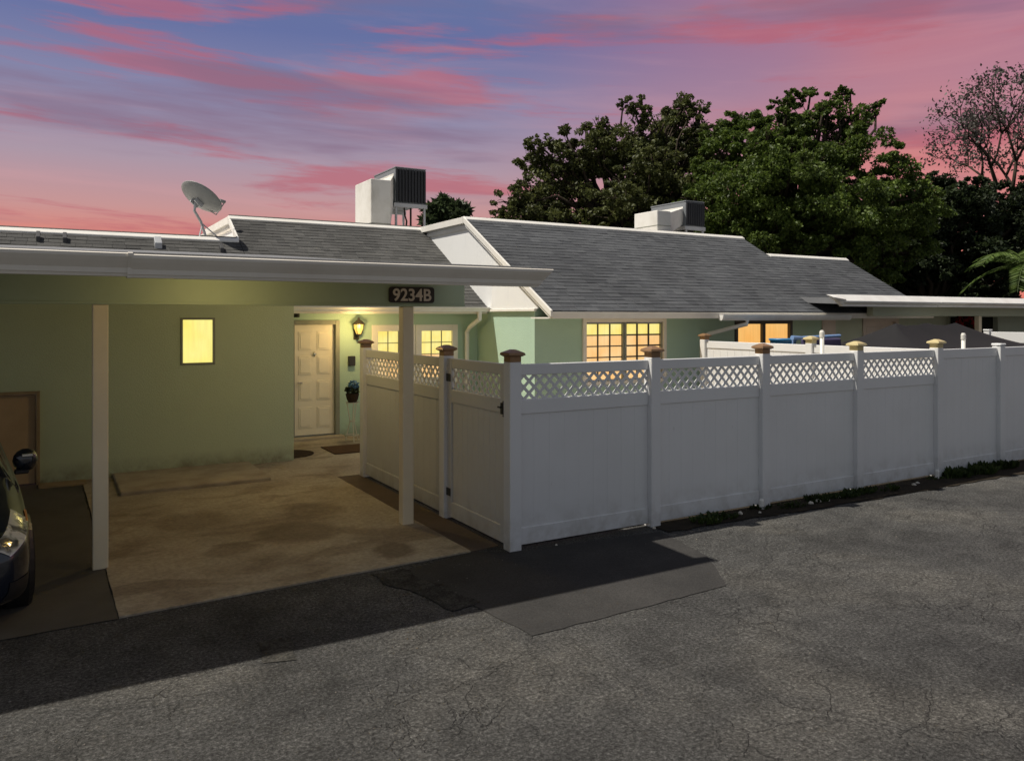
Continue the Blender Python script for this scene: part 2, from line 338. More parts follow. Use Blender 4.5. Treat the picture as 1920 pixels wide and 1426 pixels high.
def inst(src, name, parent, loc, rot=(0, 0, 0)):
    o = bpy.data.objects.new(name, src); COL.objects.link(o); o.parent = parent
    o.location = Vector(loc) - Vector(OFF[parent.name]); o.rotation_euler = rot; return o
def mesh_only(mb, name, mat, bevel=0):
    o = mb.build(name, mat, None, bevel); me = o.data; bpy.data.objects.remove(o); return me

# ------------------------------------------------------------------ ground
def sheet(name, poly, z, mat, label, cat, jag=0, thick=0):
    pts = []
    for i, (x, y) in enumerate(poly):
        x2, y2 = poly[(i + 1) % len(poly)]; d = math.hypot(x2 - x, y2 - y); n = max(1, int(d / .12)) if jag else 1
        for k in range(n):
            t = k / n; j = jag if k else 0
            pts.append((x + (x2 - x) * t + rng.uniform(-j, j), y + (y2 - y) * t + rng.uniform(-j, j)))
    mb = MB()
    if thick: mb.prism_z(pts, z - thick, z)
    else: mb.add([(x, y, z) for x, y in pts], [tuple(range(len(pts)))])
    o = mb.build(name, mat); tag(o, label, cat, kind='structure'); return o
def ground_plane():
    bm = MB(); bm.add([(-300, -300, 0), (300, -300, 0), (300, 300, 0), (-300, 300, 0)], [(0, 1, 2, 3)])
    tag(bm.build('asphalt_ground', 'asphalt'), 'cracked grey asphalt lot in front of the white fence', 'ground', kind='structure')
ground_plane()
sheet('driveway', [(.44, 6.42), (3.40, 6.56), (3.40, 14.06), (.36, 14.06)], .014, 'concrete', 'stained tan concrete slab under the carport', 'driveway', .004, .03)
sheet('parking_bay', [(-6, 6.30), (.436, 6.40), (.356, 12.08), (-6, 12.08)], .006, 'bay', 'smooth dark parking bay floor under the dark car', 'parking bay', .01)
sheet('paved_strip', [(3.404, 6.56), (3.72, 6.60), (3.72, 10.55), (3.404, 10.55)], .010, 'strip', 'brown paved strip along the foot of the gate', 'path', .004, .02)
sheet('courtyard', [(3.404, 10.56), (3.80, 10.5), (3.80, 6.50), (21, 6.50), (21, 14.06), (3.404, 14.06)], .009, 'concrete', 'concrete yard floor behind the white fence', 'yard')
sheet('asphalt_patch', [(2.60, 6.36), (3.45, 6.54), (3.72, 6.36), (5.40, 6.2), (5.22, 5.35), (4.78, 4.68), (2.87, 4.62), (2.80, 5.25), (2.68, 5.8)], .005, 'patch', 'dark smooth asphalt patch at the fence corner', 'asphalt patch', .011)
sheet('crumbled_asphalt', [(2.36, 6.42), (2.66, 6.42), (2.86, 5.35), (2.60, 5.3)], .0075, 'rough_patch', 'crumbling black asphalt strip beside the dark patch', 'asphalt patch', .05)
sheet('square_patch', [(1.22, 5.47), (1.43, 5.44), (1.37, 5.06), (1.17, 5.12)], .005, 'rough_patch', 'small square repair patch at the shadow edge', 'asphalt patch', .012)
sheet('dirt_strip', [(5.45, 6.12), (6.3, 6.10), (7.6, 6.02), (9.2, 5.98), (10.6, 5.92), (14, 5.9), (14, 6.6), (5.45, 6.55)], .011, 'dirt', 'dark dirt strip along the foot of the long fence', 'dirt', .035)
st = bx('concrete_step', 'step', None, .75, 2.56, 10.72, 12.08, .002, .062, .012)
tag(st, 'low concrete step along the foot of the green wall', 'step')

# ------------------------------------------------------------------ carport
cp = thing('carport', (1.9, 7.8, 0), 'carport with flat grey roof, green beam and cream posts', 'carport')
CS = .0815
def croof(y): return 2.615 + CS * (y - 5.97)
MB().prism_x([(5.985, 2.50), (5.985, 2.615), (15.2, croof(15.2)), (15.2, croof(15.2) - .10)], -4.2, 3.72).build('roof', 'membrane', cp)
MB().prism_x([(5.97, 2.585), (5.97, 2.645), (6.12, 2.655), (6.12, 2.60)], -4.2, 3.70).build('drip_edge', 'membrane', cp, .003)
gp = [(6.0, 2.475), (5.93, 2.475), (5.925, 2.495), (5.918, 2.497), (5.915, 2.53), (5.885, 2.575), (5.868, 2.605), (5.868, 2.625), (5.885, 2.632), (5.90, 2.622), (6.0, 2.62)]
def ge(y, z): return .12 * (z - 2.475) / .15
MB().prism_x(gp, -4.2, .465).build('gutter', 'gutter', cp)
MB().prism_x([(y - .006, z - .008) for y, z in gp], .475, 3.755, ge).build('gutter', 'gutter', cp)
MB().prism_x([(y - (.010 if y < 5.95 else 0), z - (.010 if z < 2.5 else -.004)) for y, z in gp], .455, .485).build('gutter_joint', 'gutter', cp)
bx('beam', 'beam', cp, -4.2, 3.93, 7.72, 7.86, 2.31, 2.664, .006)
bx('beam_trim', 'beam', cp, -4.2, 3.932, 7.712, 7.72, 2.31, 2.335, .002)
for x in (-2.55, .385, 3.27):
    bx('post', 'post', cp, x - .062, x + .062, 7.735, 7.85, 0, 2.309, .006)
def lamp(name, parent, loc, power, r, col):
    l = bpy.data.lights.new(name, 'POINT'); l.energy = power; l.shadow_soft_size = r; l.color = col
    o = bpy.data.objects.new(name, l); COL.objects.link(o); o.location = Vector(loc) - Vector(OFF[parent.name]); o.parent = parent; return o
def assumed_ceiling_lamp(x, y, power, label):  # unseen fixture, assumed from the warm light under the carport
    zc = croof(y) - .10
    o = MB().lathe((x, y, zc - .058), [(.012, 0), (.10, .008), (.125, .03), (.13, .044)], 20).build('assumed_ceiling_lamp', 'lglass', None); tag(o, label, 'lamp')
    MB().lathe((x, y, zc - .0145), [(.15, 0), (.15, .022)], 20).build('assumed_lamp_base', 'white', o); lamp('assumed_lamp_light', o, (x, y, zc - .10), power, .04, (1., .73, .31))
assumed_ceiling_lamp(1.3, 6.95, 9, 'assumed round warm ceiling lamp, out of view under the front overhang of the carport')  # assumed lamp, added for the warm light on post fronts and beam
assumed_ceiling_lamp(2.75, 9.8, 38, 'assumed round warm ceiling lamp, out of view deep inside the carport')  # assumed lamp behind the beam, added for the warm wash on wall and floor
def rrect(x0, x1, z0, z1, r, n=5):
    out = []
    for cx_, cz_, a0 in ((x1 - r, z1 - r, 0), (x0 + r, z1 - r, 90), (x0 + r, z0 + r, 180), (x1 - r, z0 + r, 270)):
        for k in range(n + 1): a = math.radians(a0 + 90 * k / n); out.append((cx_ + r * math.cos(a), cz_ + r * math.sin(a)))
    return out
sg = MB().prism_y(rrect(3.04, 3.55, 2.348, 2.514, .03), 7.690, 7.716).build('number_sign', 'sign'); tag(sg, 'dark brown house number sign on the carport beam', 'sign')
def text_mesh(txt, size, name, mat, parent, center, depth=.004):
    cu = bpy.data.curves.new(name, 'FONT'); cu.body = txt; cu.size = size; cu.extrude = depth; cu.align_x = 'CENTER'; cu.align_y = 'CENTER'; cu.offset = .0035
    t = bpy.data.objects.new('tmp', cu); COL.objects.link(t); bpy.context.view_layer.update()
    me = bpy.data.meshes.new_from_object(t.evaluated_get(bpy.context.evaluated_depsgraph_get())); bpy.data.objects.remove(t)
    me.transform(Matrix.Rotation(math.pi / 2, 4, 'X')); me.materials.clear(); me.materials.append(M[mat])
    xs = [v.co.x for v in me.vertices]; zs = [v.co.z for v in me.vertices]
    me.transform(Matrix.Translation((-(min(xs) + max(xs)) / 2, 0, -(min(zs) + max(zs)) / 2))); me.transform(Matrix.Diagonal((.435 / (max(xs) - min(xs)), 1, 1, 1)))
    o = bpy.data.objects.new(name, me); COL.objects.link(o); o.parent = parent; o.location = Vector(center) - Vector(OFF[parent.name]); return o
text_mesh('9234B', .178, 'lettering', 'letter', sg, (3.295, 7.688, 2.431))

# ------------------------------------------------------------------ shingled roofs
PITCH = .59; ANG = math.atan(PITCH)
def roof_with_shingles(parent, mat, x0, x1, y0, z0, y1, visible, nmax=300, clip=None, seed=1):
    """roof deck from eave (y0,z0) up to y1, shingles laid on it; the nmax largest in view are single parts"""
    r = random.Random(seed); off = OFF[parent.name]
    zz = lambda y: z0 + PITCH * (y - y0)
    deck = MB().prism_x([(y0 + .02, zz(y0) - .02), (y1, zz(y1) - .03), (y1, zz(y1) - .16), (y0 + .02, zz(y0) - .10)], x0 + .015, x1 - .015).build('roof', mat, parent)
    EXP = .132; n = int(math.hypot(y1 - y0, zz(y1) - z0) / EXP) + 1; widths = [.15, .18, .22, .26, .30, .34]
    me = []
    for w in widths:
        for th in (.008, .012):
            mb = MB().hexa([(0, 0, -.004), (w - .004, 0, -.004), (w - .004, EXP + .05, -.010), (0, EXP + .05, -.010), (0, 0, th), (w - .004, 0, th), (w - .004, EXP + .05, .001), (0, EXP + .05, .001)])
            me.append((w, mesh_only(mb, 'shingle', mat), mb))
    ca, sa = math.cos(ANG), math.sin(ANG); items = []
    for i in range(n):
        y = y0 + i * EXP * ca; x = x0 - r.uniform(0, .2)
        while x < x1 - .02:
            w, m, mb = r.choice(me)
            if x >= x0 - .001 and x + w <= x1 + .001 and y + EXP * ca < y1 + .10: items.append((x, y, zz(y) + r.uniform(0, .002), m, mb, w))
            elif y + EXP * ca < y1 + .10:
                a, b = max(x, x0), min(x + w, x1)
                if b - a > .03: items.append((a, y, zz(y), None, MB().hexa([((b - a) * px, py, pz) for px, py, pz in [(0, 0, -.004), (1, 0, -.004), (1, EXP + .05, -.01), (0, EXP + .05, -.01), (0, 0, .012), (1, 0, .012), (1, EXP + .05, .001), (0, EXP + .05, .001)]]), b - a))
            x += w
    big = sorted([t for t in items if t[3] is not None and visible(t[0], t[1])], key=lambda t: -t[5] / math.hypot(t[0], t[1]))[:nmax]
    ids = set(id(t) for t in big)
    for x, y, z, m, mb, w in big: inst(m, 'shingle', deck, (x, y, z), (ANG, 0, 0))
    rest = MB()
    for t in items:
        if id(t) in ids: continue
        x, y, z, m, mb, w = t
        rest.add([(x + p[0], y + p[1] * ca - p[2] * sa, z + p[1] * sa + p[2] * ca) for p in mb.v], mb.f)
    if rest.v:
        o = rest.build('shingle_field', mat, deck); o['kind'] = 'stuff'
    return deck
def boards(parent, name, mat, edges, lo, hi, x0, x1, bevel=.0012):
    """vertical siding boards on an X = const wall, each its own mesh"""
    for a, b in zip(edges[:-1], edges[1:]):
        a2, b2 = a + .0007, b - .0007
        if hi(a2) - lo(a2) < .01 and hi(b2) - lo(b2) < .01: continue
        p = [(x0, a2, lo(a2)), (x1, a2, lo(a2)), (x1, b2, lo(b2)), (x0, b2, lo(b2)), (x0, a2, max(hi(a2), lo(a2) + .005)), (x1, a2, max(hi(a2), lo(a2) + .005)), (x1, b2, max(hi(b2), lo(b2) + .005)), (x0, b2, max(hi(b2), lo(b2) + .005))]
        MB().hexa(p).build(name, mat, parent, bevel)

# ---- left house: storage room wall below the carport, low shingle strip above
hl = thing('left_house', (1.4, 12.1, 0), 'sage green house wall with one small lit window, under the carport', 'house')
MB().add([], [])
def wall_holes(x0, x1, z0, z1, yf, yb, holes):
    """wall slab facing -Y with rectangular openings"""
    mb = MB(); xs = sorted(set([x0, x1] + [h[0] for h in holes] + [h[1] for h in holes]))
    for a, b in zip(xs[:-1], xs[1:]):
        hs = sorted([h for h in holes if h[0] <= a + 1e-6 and h[1] >= b - 1e-6], key=lambda h: h[2]); z = z0
        for h in hs:
            if h[2] > z: mb.box(a, b, yf, yb, z, h[2])
            z = h[3]
        if z < z1: mb.box(a, b, yf, yb, z, z1)
    o = mb
    return o
def weld(o):
    bm = bmesh.new(); bm.from_mesh(o.data); bmesh.ops.remove_doubles(bm, verts=bm.verts, dist=.0005); bm.to_mesh(o.data); bm.free(); return o
weld(wall_holes(-4.2, 3.22, 0, 3.0, 12.07, 12.25, [(1.63, 2.06, 1.53, 2.17), (-.95, -.11, 0, 1.20)]).build('wall', 'sage', hl))
bx('side_wall', 'sage', hl, 3.04, 3.218, 12.2505, 14.05, 0, 3.0, 0)
wf = MB().box(1.612, 1.642, 12.055, 12.12, 1.512, 2.188).box(2.048, 2.078, 12.055, 12.12, 1.512, 2.188).box(1.642, 2.048, 12.055, 12.12, 2.158, 2.188).box(1.642, 2.048, 12.055, 12.12, 1.512, 1.542).build('window', 'frame', hl, .004)
MB().box(1.64, 2.05, 12.11, 12.13, 1.54, 2.16).build('pane', 'glow', wf)
bd = bx('door', 'brown', hl, -.93, -.15, 12.10, 12.15, .02, 1.18, .004)
MB().box(-.148, -.105, 12.03, 12.16, 0, 1.23).box(-.99, -.148, 12.03, 12.16, 1.19, 1.23).box(-1.0, -.95, 12.03, 12.16, 0, 1.19).build('door_frame', 'board', hl, .004)
LZ = 3.665; LY = 13.55 + (LZ - 2.38) / PITCH
roof_with_shingles(hl, 'shingle2', -4.2, 3.14, 15.02, 2.38 + PITCH * (15.02 - 13.55), LY, lambda x, y: x > -1.2, 260, seed=3)
MB().prism_x([(LY - .09, LZ - .018), (LY, LZ + .045), (LY + .13, LZ + .045), (LY + .13, LZ - .03), (LY - .09, LZ - .09)], -4.2, 3.13).build('coping', 'white', hl, .006)
bx('flat_roof', 'flat', hl, -4.2, 3.13, LY + .132, 21, LZ - .15, LZ, 0)
for (x, y, w, h, mt) in ((-.19, 15.42, .06, .17, 'vent'), (.20, 15.42, .06, .17, 'vent'), (1.62, 15.36, .12, .20, 'galv'), (2.72, 15.3, .06, .16, 'vent')):
    z = 2.38 + PITCH * (y - 13.55)
    MB().hexa([(x, y - .06, z - .06), (x + w, y - .06, z - .06), (x + w, y + .1, z + .04), (x, y + .1, z + .04), (x, y - .07, z + h * .35), (x + w, y - .07, z + h * .35), (x + w, y + .1, z + h), (x, y + .1, z + h)]).build('roof_vent', mt, hl, .006)
pl = MB().box(-.12, .42, 11.72, 11.98, .006, .035).build('loose_plank', 'board', None, .004); tag(pl, 'weathered plank lying at the foot of the green wall', 'plank')

# ---- middle house: front door wall
hm = thing('middle_house', (5.3, 14.1, 0), 'pale mint house with cream front door behind the carport', 'house')
MZ = 4.20; MY = 13.55 + (MZ - 2.38) / PITCH
wd = (3.72, 4.56, .05, 2.10); w1 = (5.24, 6.05, .95, 2.0); w2 = (6.12, 6.95, .95, 2.0)
weld(wall_holes(3.2195, 7.43, 0, 2.55, 14.05, 14.25, [wd, w1, w2]).build('wall', 'mint', hm))
dr = bx('door', 'door', hm, 3.76, 4.50, 14.095, 14.14, .075, 2.06, .004)
for r_ in range(4):
    for c_ in range(2):
        x0 = 3.84 + c_ * .335; z0 = .20 + (0, .50, .96, 1.40)[r_]; z1 = z0 + (.38, .36, .34, .34)[r_]
        MB().box(x0, x0 + .25, 14.086, 14.0945, z0, z1).box(x0 + .03, x0 + .22, 14.078, 14.0865, z0 + .03, z1 - .03).build('panel', 'door', dr, .006)
MB().lathe((4.13, 14.08, 1.49), [(.012, 0), (.030, .03), (.030, .055), (.012, .085)], 10).build('knocker', 'chrome', dr)
MB().tube([(3.83, 14.10, 1.02), (3.83, 14.05, 1.02), (3.90, 14.045, 1.02)], .014, 8).build('handle', 'chrome', dr)
MB().box(3.68, 3.758, 14.02, 14.15, .05, 2.14).box(4.502, 4.58, 14.02, 14.15, .05, 2.14).box(3.758, 4.502, 14.02, 14.15, 2.062, 2.14).build('door_frame', 'frame', hm, .005)
bx('threshold', 'step', hm, 3.66, 4.62, 13.86, 14.05, 0, .055, .008)
def grid_window(parent, x0, x1, z0, z1, y, cols, rows, mat_of, frame_mat, mun_mat, fw=.06, mw=.014, sill=None):
    f = MB().box(x0, x0 + fw, y - .03, y + .06, z0, z1).box(x1 - fw, x1, y - .03, y + .06, z0, z1).box(x0 + fw, x1 - fw, y - .03, y + .06, z1 - fw, z1).box(x0 + fw, x1 - fw, y - .03, y + .06, z0, z0 + fw)
    fo = f.build('window', frame_mat, parent, .005)
    a0, a1, b0, b1 = x0 + fw, x1 - fw, z0 + fw, z1 - fw
    for i in range(cols):
        for j in range(rows):
            MB().box(a0 + (a1 - a0) * i / cols, a0 + (a1 - a0) * (i + 1) / cols - .0005, y + .030, y + .040, b0 + (b1 - b0) * j / rows, b0 + (b1 - b0) * (j + 1) / rows - .0005).build('pane', mat_of(i, j), fo)
    for i in range(1, cols): bx('muntin', mun_mat, fo, a0 + (a1 - a0) * i / cols - mw / 2, a0 + (a1 - a0) * i / cols + mw / 2, y + .006, y + .0295, b0, b1, 0)
    for j in range(1, rows): bx('muntin', mun_mat, fo, a0, a1, y + .004, y + .0285, b0 + (b1 - b0) * j / rows - mw / 2, b0 + (b1 - b0) * j / rows + mw / 2, 0)
    return fo
gl = lambda rows: (lambda i, j: 'glow_top' if j >= rows - 1 else 'glow_low')
grid_window(hm, 5.20, 6.08, .91, 2.05, 14.06, 3, 4, lambda i, j: 'glow_top' if j >= 2 else 'glow_low', 'white', 'frame', .12)
grid_window(hm, 6.09, 6.99, .91, 2.05, 14.06, 3, 4, lambda i, j: 'glow_top' if j >= 2 else 'glow_low', 'white', 'frame', .12)
roof_with_shingles(hm, 'shingle2', 3.15, 7.41, 13.55, 2.38, MY, lambda x, y: y > 14.9 or x > 6, 300, seed=5)
MB().prism_x([(MY - .09, MZ - .018), (MY, MZ + .045), (MY + .13, MZ + .045), (MY + .13, MZ - .03), (MY - .09, MZ - .09)], 3.12, 7.39).build('coping', 'white', hm, .006)
bx('flat_roof', 'flat', hm, 3.15, 7.39, MY + .132, 22, MZ - .2, MZ - .02, 0)
mr = lambda y: 2.38 + PITCH * (y - 13.55)
boards(hm, 'siding_board', 'siding', [LY + .02, 16.1, 16.65, 17.3, 17.9, 18.6, 19.4], lambda y: LZ - .1, lambda y: min(mr(y) - .02, MZ - .025), 3.165, 3.19)
MB().hexa([(3.115, LY - .02, mr(LY) - .10), (3.149, LY - .02, mr(LY) - .10), (3.149, MY, MZ - .11), (3.115, MY, MZ - .11), (3.115, LY - .02, mr(LY) + .03), (3.149, LY - .02, mr(LY) + .03), (3.149, MY, MZ + .02), (3.115, MY, MZ + .02)]).build('rake_board', 'white', hm, .004)
bx('top_fascia', 'white', hm, 3.110, 3.149, MY, 19.4, MZ - .12, MZ + .03, .004)
bx('batten', 'gutter', hm, 3.135, 3.164, 16.2, 19.4, MZ - .26, MZ - .22, .002)
gp2 = [(13.56, 2.30), (13.47, 2.30), (13.46, 2.33), (13.43, 2.37), (13.43, 2.39), (13.56, 2.39)]
MB().prism_x(gp2, 3.3, 7.38).build('gutter', 'whitegutter', hm)
bx('fascia', 'white', hm, 3.25, 7.40, 13.561, 13.60, 2.26, 2.385, .003)
bx('soffit', 'white', hm, 3.25, 7.42, 13.601, 14.05, 2.26, 2.29, 0)
MB().tube([(7.2, 13.51, 2.31), (7.2, 13.51, 2.16), (7.16, 13.85, 2.0), (7.16, 13.97, 1.9), (7.16, 13.97, .02)], .045, 8).build('downspout', 'whitegutter', hm)
# things on and by the door wall
ln = thing('wall_lantern', (4.89, 14.05, 1.86), 'lit black wall lantern beside the cream front door', 'lantern')
bx('back_plate', 'blackiron', ln, 4.845, 4.935, 14.03, 14.052, 1.78, 1.98, .004)
MB().tube([(4.89, 14.035, 1.84), (4.89, 13.96, 1.78), (4.89, 13.90, 1.80), (4.89, 13.88, 1.86)], .014, 8).build('arm', 'blackiron', ln)
MB().lathe((4.89, 13.88, 1.86), [(.02, 0), (.05, .01), (.055, .03)], 8).build('base', 'blackiron', ln)
MB().lathe((4.89, 13.88, 1.892), [(.050, 0), (.088, .10), (.095, .17)], 8).build('glass', 'lglass', ln)
for k in range(4):
    a = math.pi / 4 + k * math.pi / 2
    MB().tube([(4.89 + .056 * math.cos(a), 13.88 + .056 * math.sin(a), 1.89), (4.89 + .102 * math.cos(a), 13.88 + .102 * math.sin(a), 2.065)], .007, 5).build('rib', 'blackiron', ln)
MB().lathe((4.89, 13.88, 2.064), [(.125, 0), (.10, .025), (.05, .07), (.02, .09), (.025, .105), (.006, .13)], 12).build('top', 'blackiron', ln)
lamp('lantern_light', ln, (4.78, 13.50, 1.98), 21, .05, (1., .67, .25))
mbx = bx('mailbox', 'black', None, 4.74, 4.86, 13.97, 14.06, 1.30, 1.48, .008); tag(mbx, 'small black box on the wall below the lantern', 'mailbox')
sc_ = thing('security_camera', (3.78, 14.05, 2.2), 'small black security camera above the front door', 'camera')
bx('body', 'black', sc_, 3.74, 3.83, 13.96, 14.052, 2.19, 2.27, .01); MB().lathe((3.785, 13.955, 2.19), [(.02, 0), (.03, .03), (.02, .06)], 10).build('lens', 'black', sc_)
tag(MB().prism_z([(3.92, 13.02), (4.62, 13.02), (4.62, 12.25), (3.92, 12.25)], .014, .026).build('door_mat', 'mat', None, .004), 'brown rectangular door mat in front of the door', 'mat')
tag(MB().prism_z([(3.24 + .44 * math.sin(math.pi * k / 12), 12.62 - .38 * math.cos(math.pi * k / 12)) for k in range(13)], .014, .028).build('half_round_mat', 'darkmat', None, .004), 'dark half round mat at the end of the green wall', 'mat')
ps = thing('plant_stand', (4.62, 13.45, .01), 'pale wire plant stand with blue flowers beside the door', 'plant stand')
for k in range(3):
    a = .4 + k * 2.1
    MB().tube([(4.62 + .13 * math.cos(a), 13.45 + .13 * math.sin(a), .01), (4.62 + .04 * math.cos(a), 13.45 + .04 * math.sin(a), .35), (4.62 + .10 * math.cos(a), 13.45 + .10 * math.sin(a), .70)], .009, 6).build('leg', 'pale', ps)
for z, r in ((.12, .11), (.36, .05), (.69, .11)):
    MB().tube([(4.62 + r * math.cos(2 * math.pi * k / 12), 13.45 + r * math.sin(2 * math.pi * k / 12), z) for k in range(13)], .008, 5).build('ring', 'pale', ps)
MB().lathe((4.62, 13.45, .69), [(.07, 0), (.10, .06), (.12, .15), (.11, .16)], 12).build('pot', 'darkmat', ps)
def petals(name, mat, parent, c, rad, n, size, squash=.8):
    p = nrg.normal(size=(n, 3)); p /= np.linalg.norm(p, axis=1)[:, None]; p *= rad * nrg.uniform(.6, 1, (n, 1)); p[:, 2] *= squash
    return leaf_mesh(name, mat, p + np.array(c), np.full(n, size), parent)
def leaf_mesh(name, mat, pos, size, parent=None, loc=None, long=1.0, dirs=None):
    n = len(pos); off = np.array(OFF.get(parent.name, (0, 0, 0))) if parent else np.array(loc if loc is not None else (0, 0, 0))
    a = nrg.normal(size=(n, 3)) if dirs is None else dirs; a /= np.linalg.norm(a, axis=1)[:, None]
    b = nrg.normal(size=(n, 3)); b -= (a * b).sum(1)[:, None] * a; b /= np.linalg.norm(b, axis=1)[:, None]
    s = np.asarray(size)[:, None]; c = pos - off
    nn = np.cross(a, b) * s * .12
    v = np.stack([c - a * s * .5 * long, c + b * s * .28 + nn, c + a * s * .5 * long, c - b * s * .28 + nn], 1).reshape(-1, 3)
    me = bpy.data.meshes.new(name); me.vertices.add(4 * n); me.vertices.foreach_set('co', v.astype(np.float32).ravel())
    me.loops.add(4 * n); me.loops.foreach_set('vertex_index', np.arange(4 * n, dtype=np.int32)); me.polygons.add(n)
    me.polygons.foreach_set('loop_start', np.arange(0, 4 * n, 4, dtype=np.int32)); me.polygons.foreach_set('loop_total', np.full(n, 4, dtype=np.int32))
    me.update(calc_edges=True); me.materials.append(M[mat])
    o = bpy.data.objects.new(name, me); COL.objects.link(o)
    if parent is not None: o.parent = parent
    OFF[o.name] = tuple(off); return o
petals('foliage', 'leaf_dark', ps, (4.62, 13.45, .90), .13, 160, .07); petals('blossom', 'flower', ps, (4.63, 13.42, 1.00), .10, 150, .055, .9)

# ---- right house: the long wing with the big shingle slope
hr = thing('right_house', (11, 11.9, 0), 'mint house with long grey shingle slope and white gable behind the fence', 'house')
EY, EZ = 11.18, 2.30; RY = 14.42; RZ = EZ + PITCH * (RY - EY); R2 = 13.58; RZ2 = EZ + PITCH * (R2 - EY)
wA = (8.52, 10.41, 1.0, 2.15); wB = (12.42, 14.05, 1.15, 2.09)
weld(wall_holes(7.43, 15.6, 0, 2.42, 11.87, 12.05, [wA, wB]).build('wall', 'mint', hr))
bx('gable_wall', 'mint', hr, 7.43, 7.60, 12.051, 14.0495, 0, 2.42, 0)
roof_with_shingles(hr, 'shingle', 7.34, 15.28, EY, EZ, RY, lambda x, y: True, 300, seed=8)
roof_with_shingles(hr, 'shingle', 15.29, 18.25, EY, EZ, R2, lambda x, y: True, 200, seed=9)
MB().prism_x([(RY - .09, RZ - .018), (RY, RZ + .045), (RY + .13, RZ + .045), (RY + .13, RZ - .03), (RY - .09, RZ - .09)], 7.32, 15.29).build('coping', 'white', hr, .006)
MB().prism_x([(R2 - .09, RZ2 - .018), (R2, RZ2 + .045), (R2 + .13, RZ2 + .045), (R2 + .13, RZ2 - .03), (R2 - .09, RZ2 - .09)], 15.292, 18.26).build('coping', 'white', hr, .006)
bx('flat_roof', 'flat', hr, 7.44, 15.28, RY + .142, 20, RZ - .2, RZ - .02, 0); bx('flat_roof', 'flat', hr, 15.29, 18.24, R2 + .132, 19, RZ2 - .2, RZ2 - .02, 0)
rk = lambda y: EZ + PITCH * (y - EY)
boards(hr, 'siding_board', 'siding', [11.72, 12.15, 12.75, 13.35, 13.95, 14.5, 15.1, 15.7, 16.3, 16.7], lambda y: max(2.345, mr(y) - .16), lambda y: min(rk(y) - .06, RZ - .03), 7.395, 7.428)
bx('sill_trim', 'white', hr, 7.375, 7.43, 11.80, 13.47, 2.30, 2.344, .004)
# rake boards, stepped in two, and the level fascia along the top
def rake(name, x0, x1, d0, d1, y0, y1):
    MB().hexa([(x0, y0, rk(y0) - d1), (x1, y0, rk(y0) - d1), (x1, y1, rk(y1) - d1), (x0, y1, rk(y1) - d1), (x0, y0, rk(y0) - d0), (x1, y0, rk(y0) - d0), (x1, y1, rk(y1) - d0), (x0, y1, rk(y1) - d0)]).build(name, 'white', hr, .004)
rake('rake_board', 7.300, 7.339, -.03, .085, 11.15, RY); rake('rake_board', 7.330, 7.394, .087, .15, 11.21, RY - .02)
bx('top_fascia', 'white', hr, 7.295, 7.394, RY, 17.0, RZ - .10, RZ + .032, .004); bx('top_fascia', 'white', hr, 7.36, 7.394, RY - .15, 17.0, RZ - .22, RZ - .155, .004)
bx('eave_fascia', 'gutter', hr, 7.34, 18.24, 11.16, 11.195, 2.17, 2.285, .004)
bx('soffit', 'white', hr, 7.35, 18.2, 11.196, 11.869, 2.17, 2.195, 0)
# windows
wo_ = MB().box(8.46, 8.54, 11.83, 11.93, .93, 2.17).box(10.39, 10.47, 11.83, 11.93, .93, 2.17).box(8.54, 10.39, 11.83, 11.93, 2.10, 2.17).box(8.54, 10.39, 11.83, 11.93, .93, 1.0).build('window_surround', 'gutter', hr, .005)
grid_window(hr, 8.545, 9.44, 1.0, 2.09, 11.90, 3, 5, gl(5), 'frame', 'darkframe', .025, .022)
grid_window(hr, 9.48, 10.385, 1.0, 2.09, 11.90, 3, 5, gl(5), 'frame', 'darkframe', .025, .030)
bx('mullion', 'frame', hr, 9.441, 9.479, 11.86, 11.95, 1.0, 2.10, .003)
f2 = MB().box(12.36, 12.44, 11.84, 11.94, 1.10, 2.12).box(14.03, 14.11, 11.84, 11.94, 1.10, 2.12).box(12.44, 14.03, 11.84, 11.94, 2.05, 2.12).box(12.44, 14.03, 11.84, 11.94, 1.10, 1.16).box(13.18, 13.27, 11.85, 11.93, 1.16, 2.05).build('window', 'darkframe', hr, .004)
for a, b in ((12.44, 13.18), (13.27, 14.03)): MB().box(a, b - .0005, 11.92, 11.935, 1.16, 2.05).build('pane', 'glow_amber', f2)
g2 = [(11.159, 2.13), (11.09, 2.13), (11.06, 2.17), (11.045, 2.22), (11.045, 2.24), (11.159, 2.24)]
MB().prism_x(g2, 11.2, 15.05).build('gutter', 'whitegutter', hr)
MB().tube([(11.9, 11.10, 2.14), (11.9, 11.10, 2.06), (11.45, 11.7, 1.86), (11.42, 11.80, 1.8), (11.42, 11.80, .02)], .042, 8).build('downspout', 'whitegutter', hr)
bx('shutter', 'pink', hr, 15.10, 15.56, 11.84, 11.868, .3, 2.13, .005)
bx('side_wall', 'mint', hr, 15.42, 15.5995, 12.051, 12.5, 0, 2.42, 0)

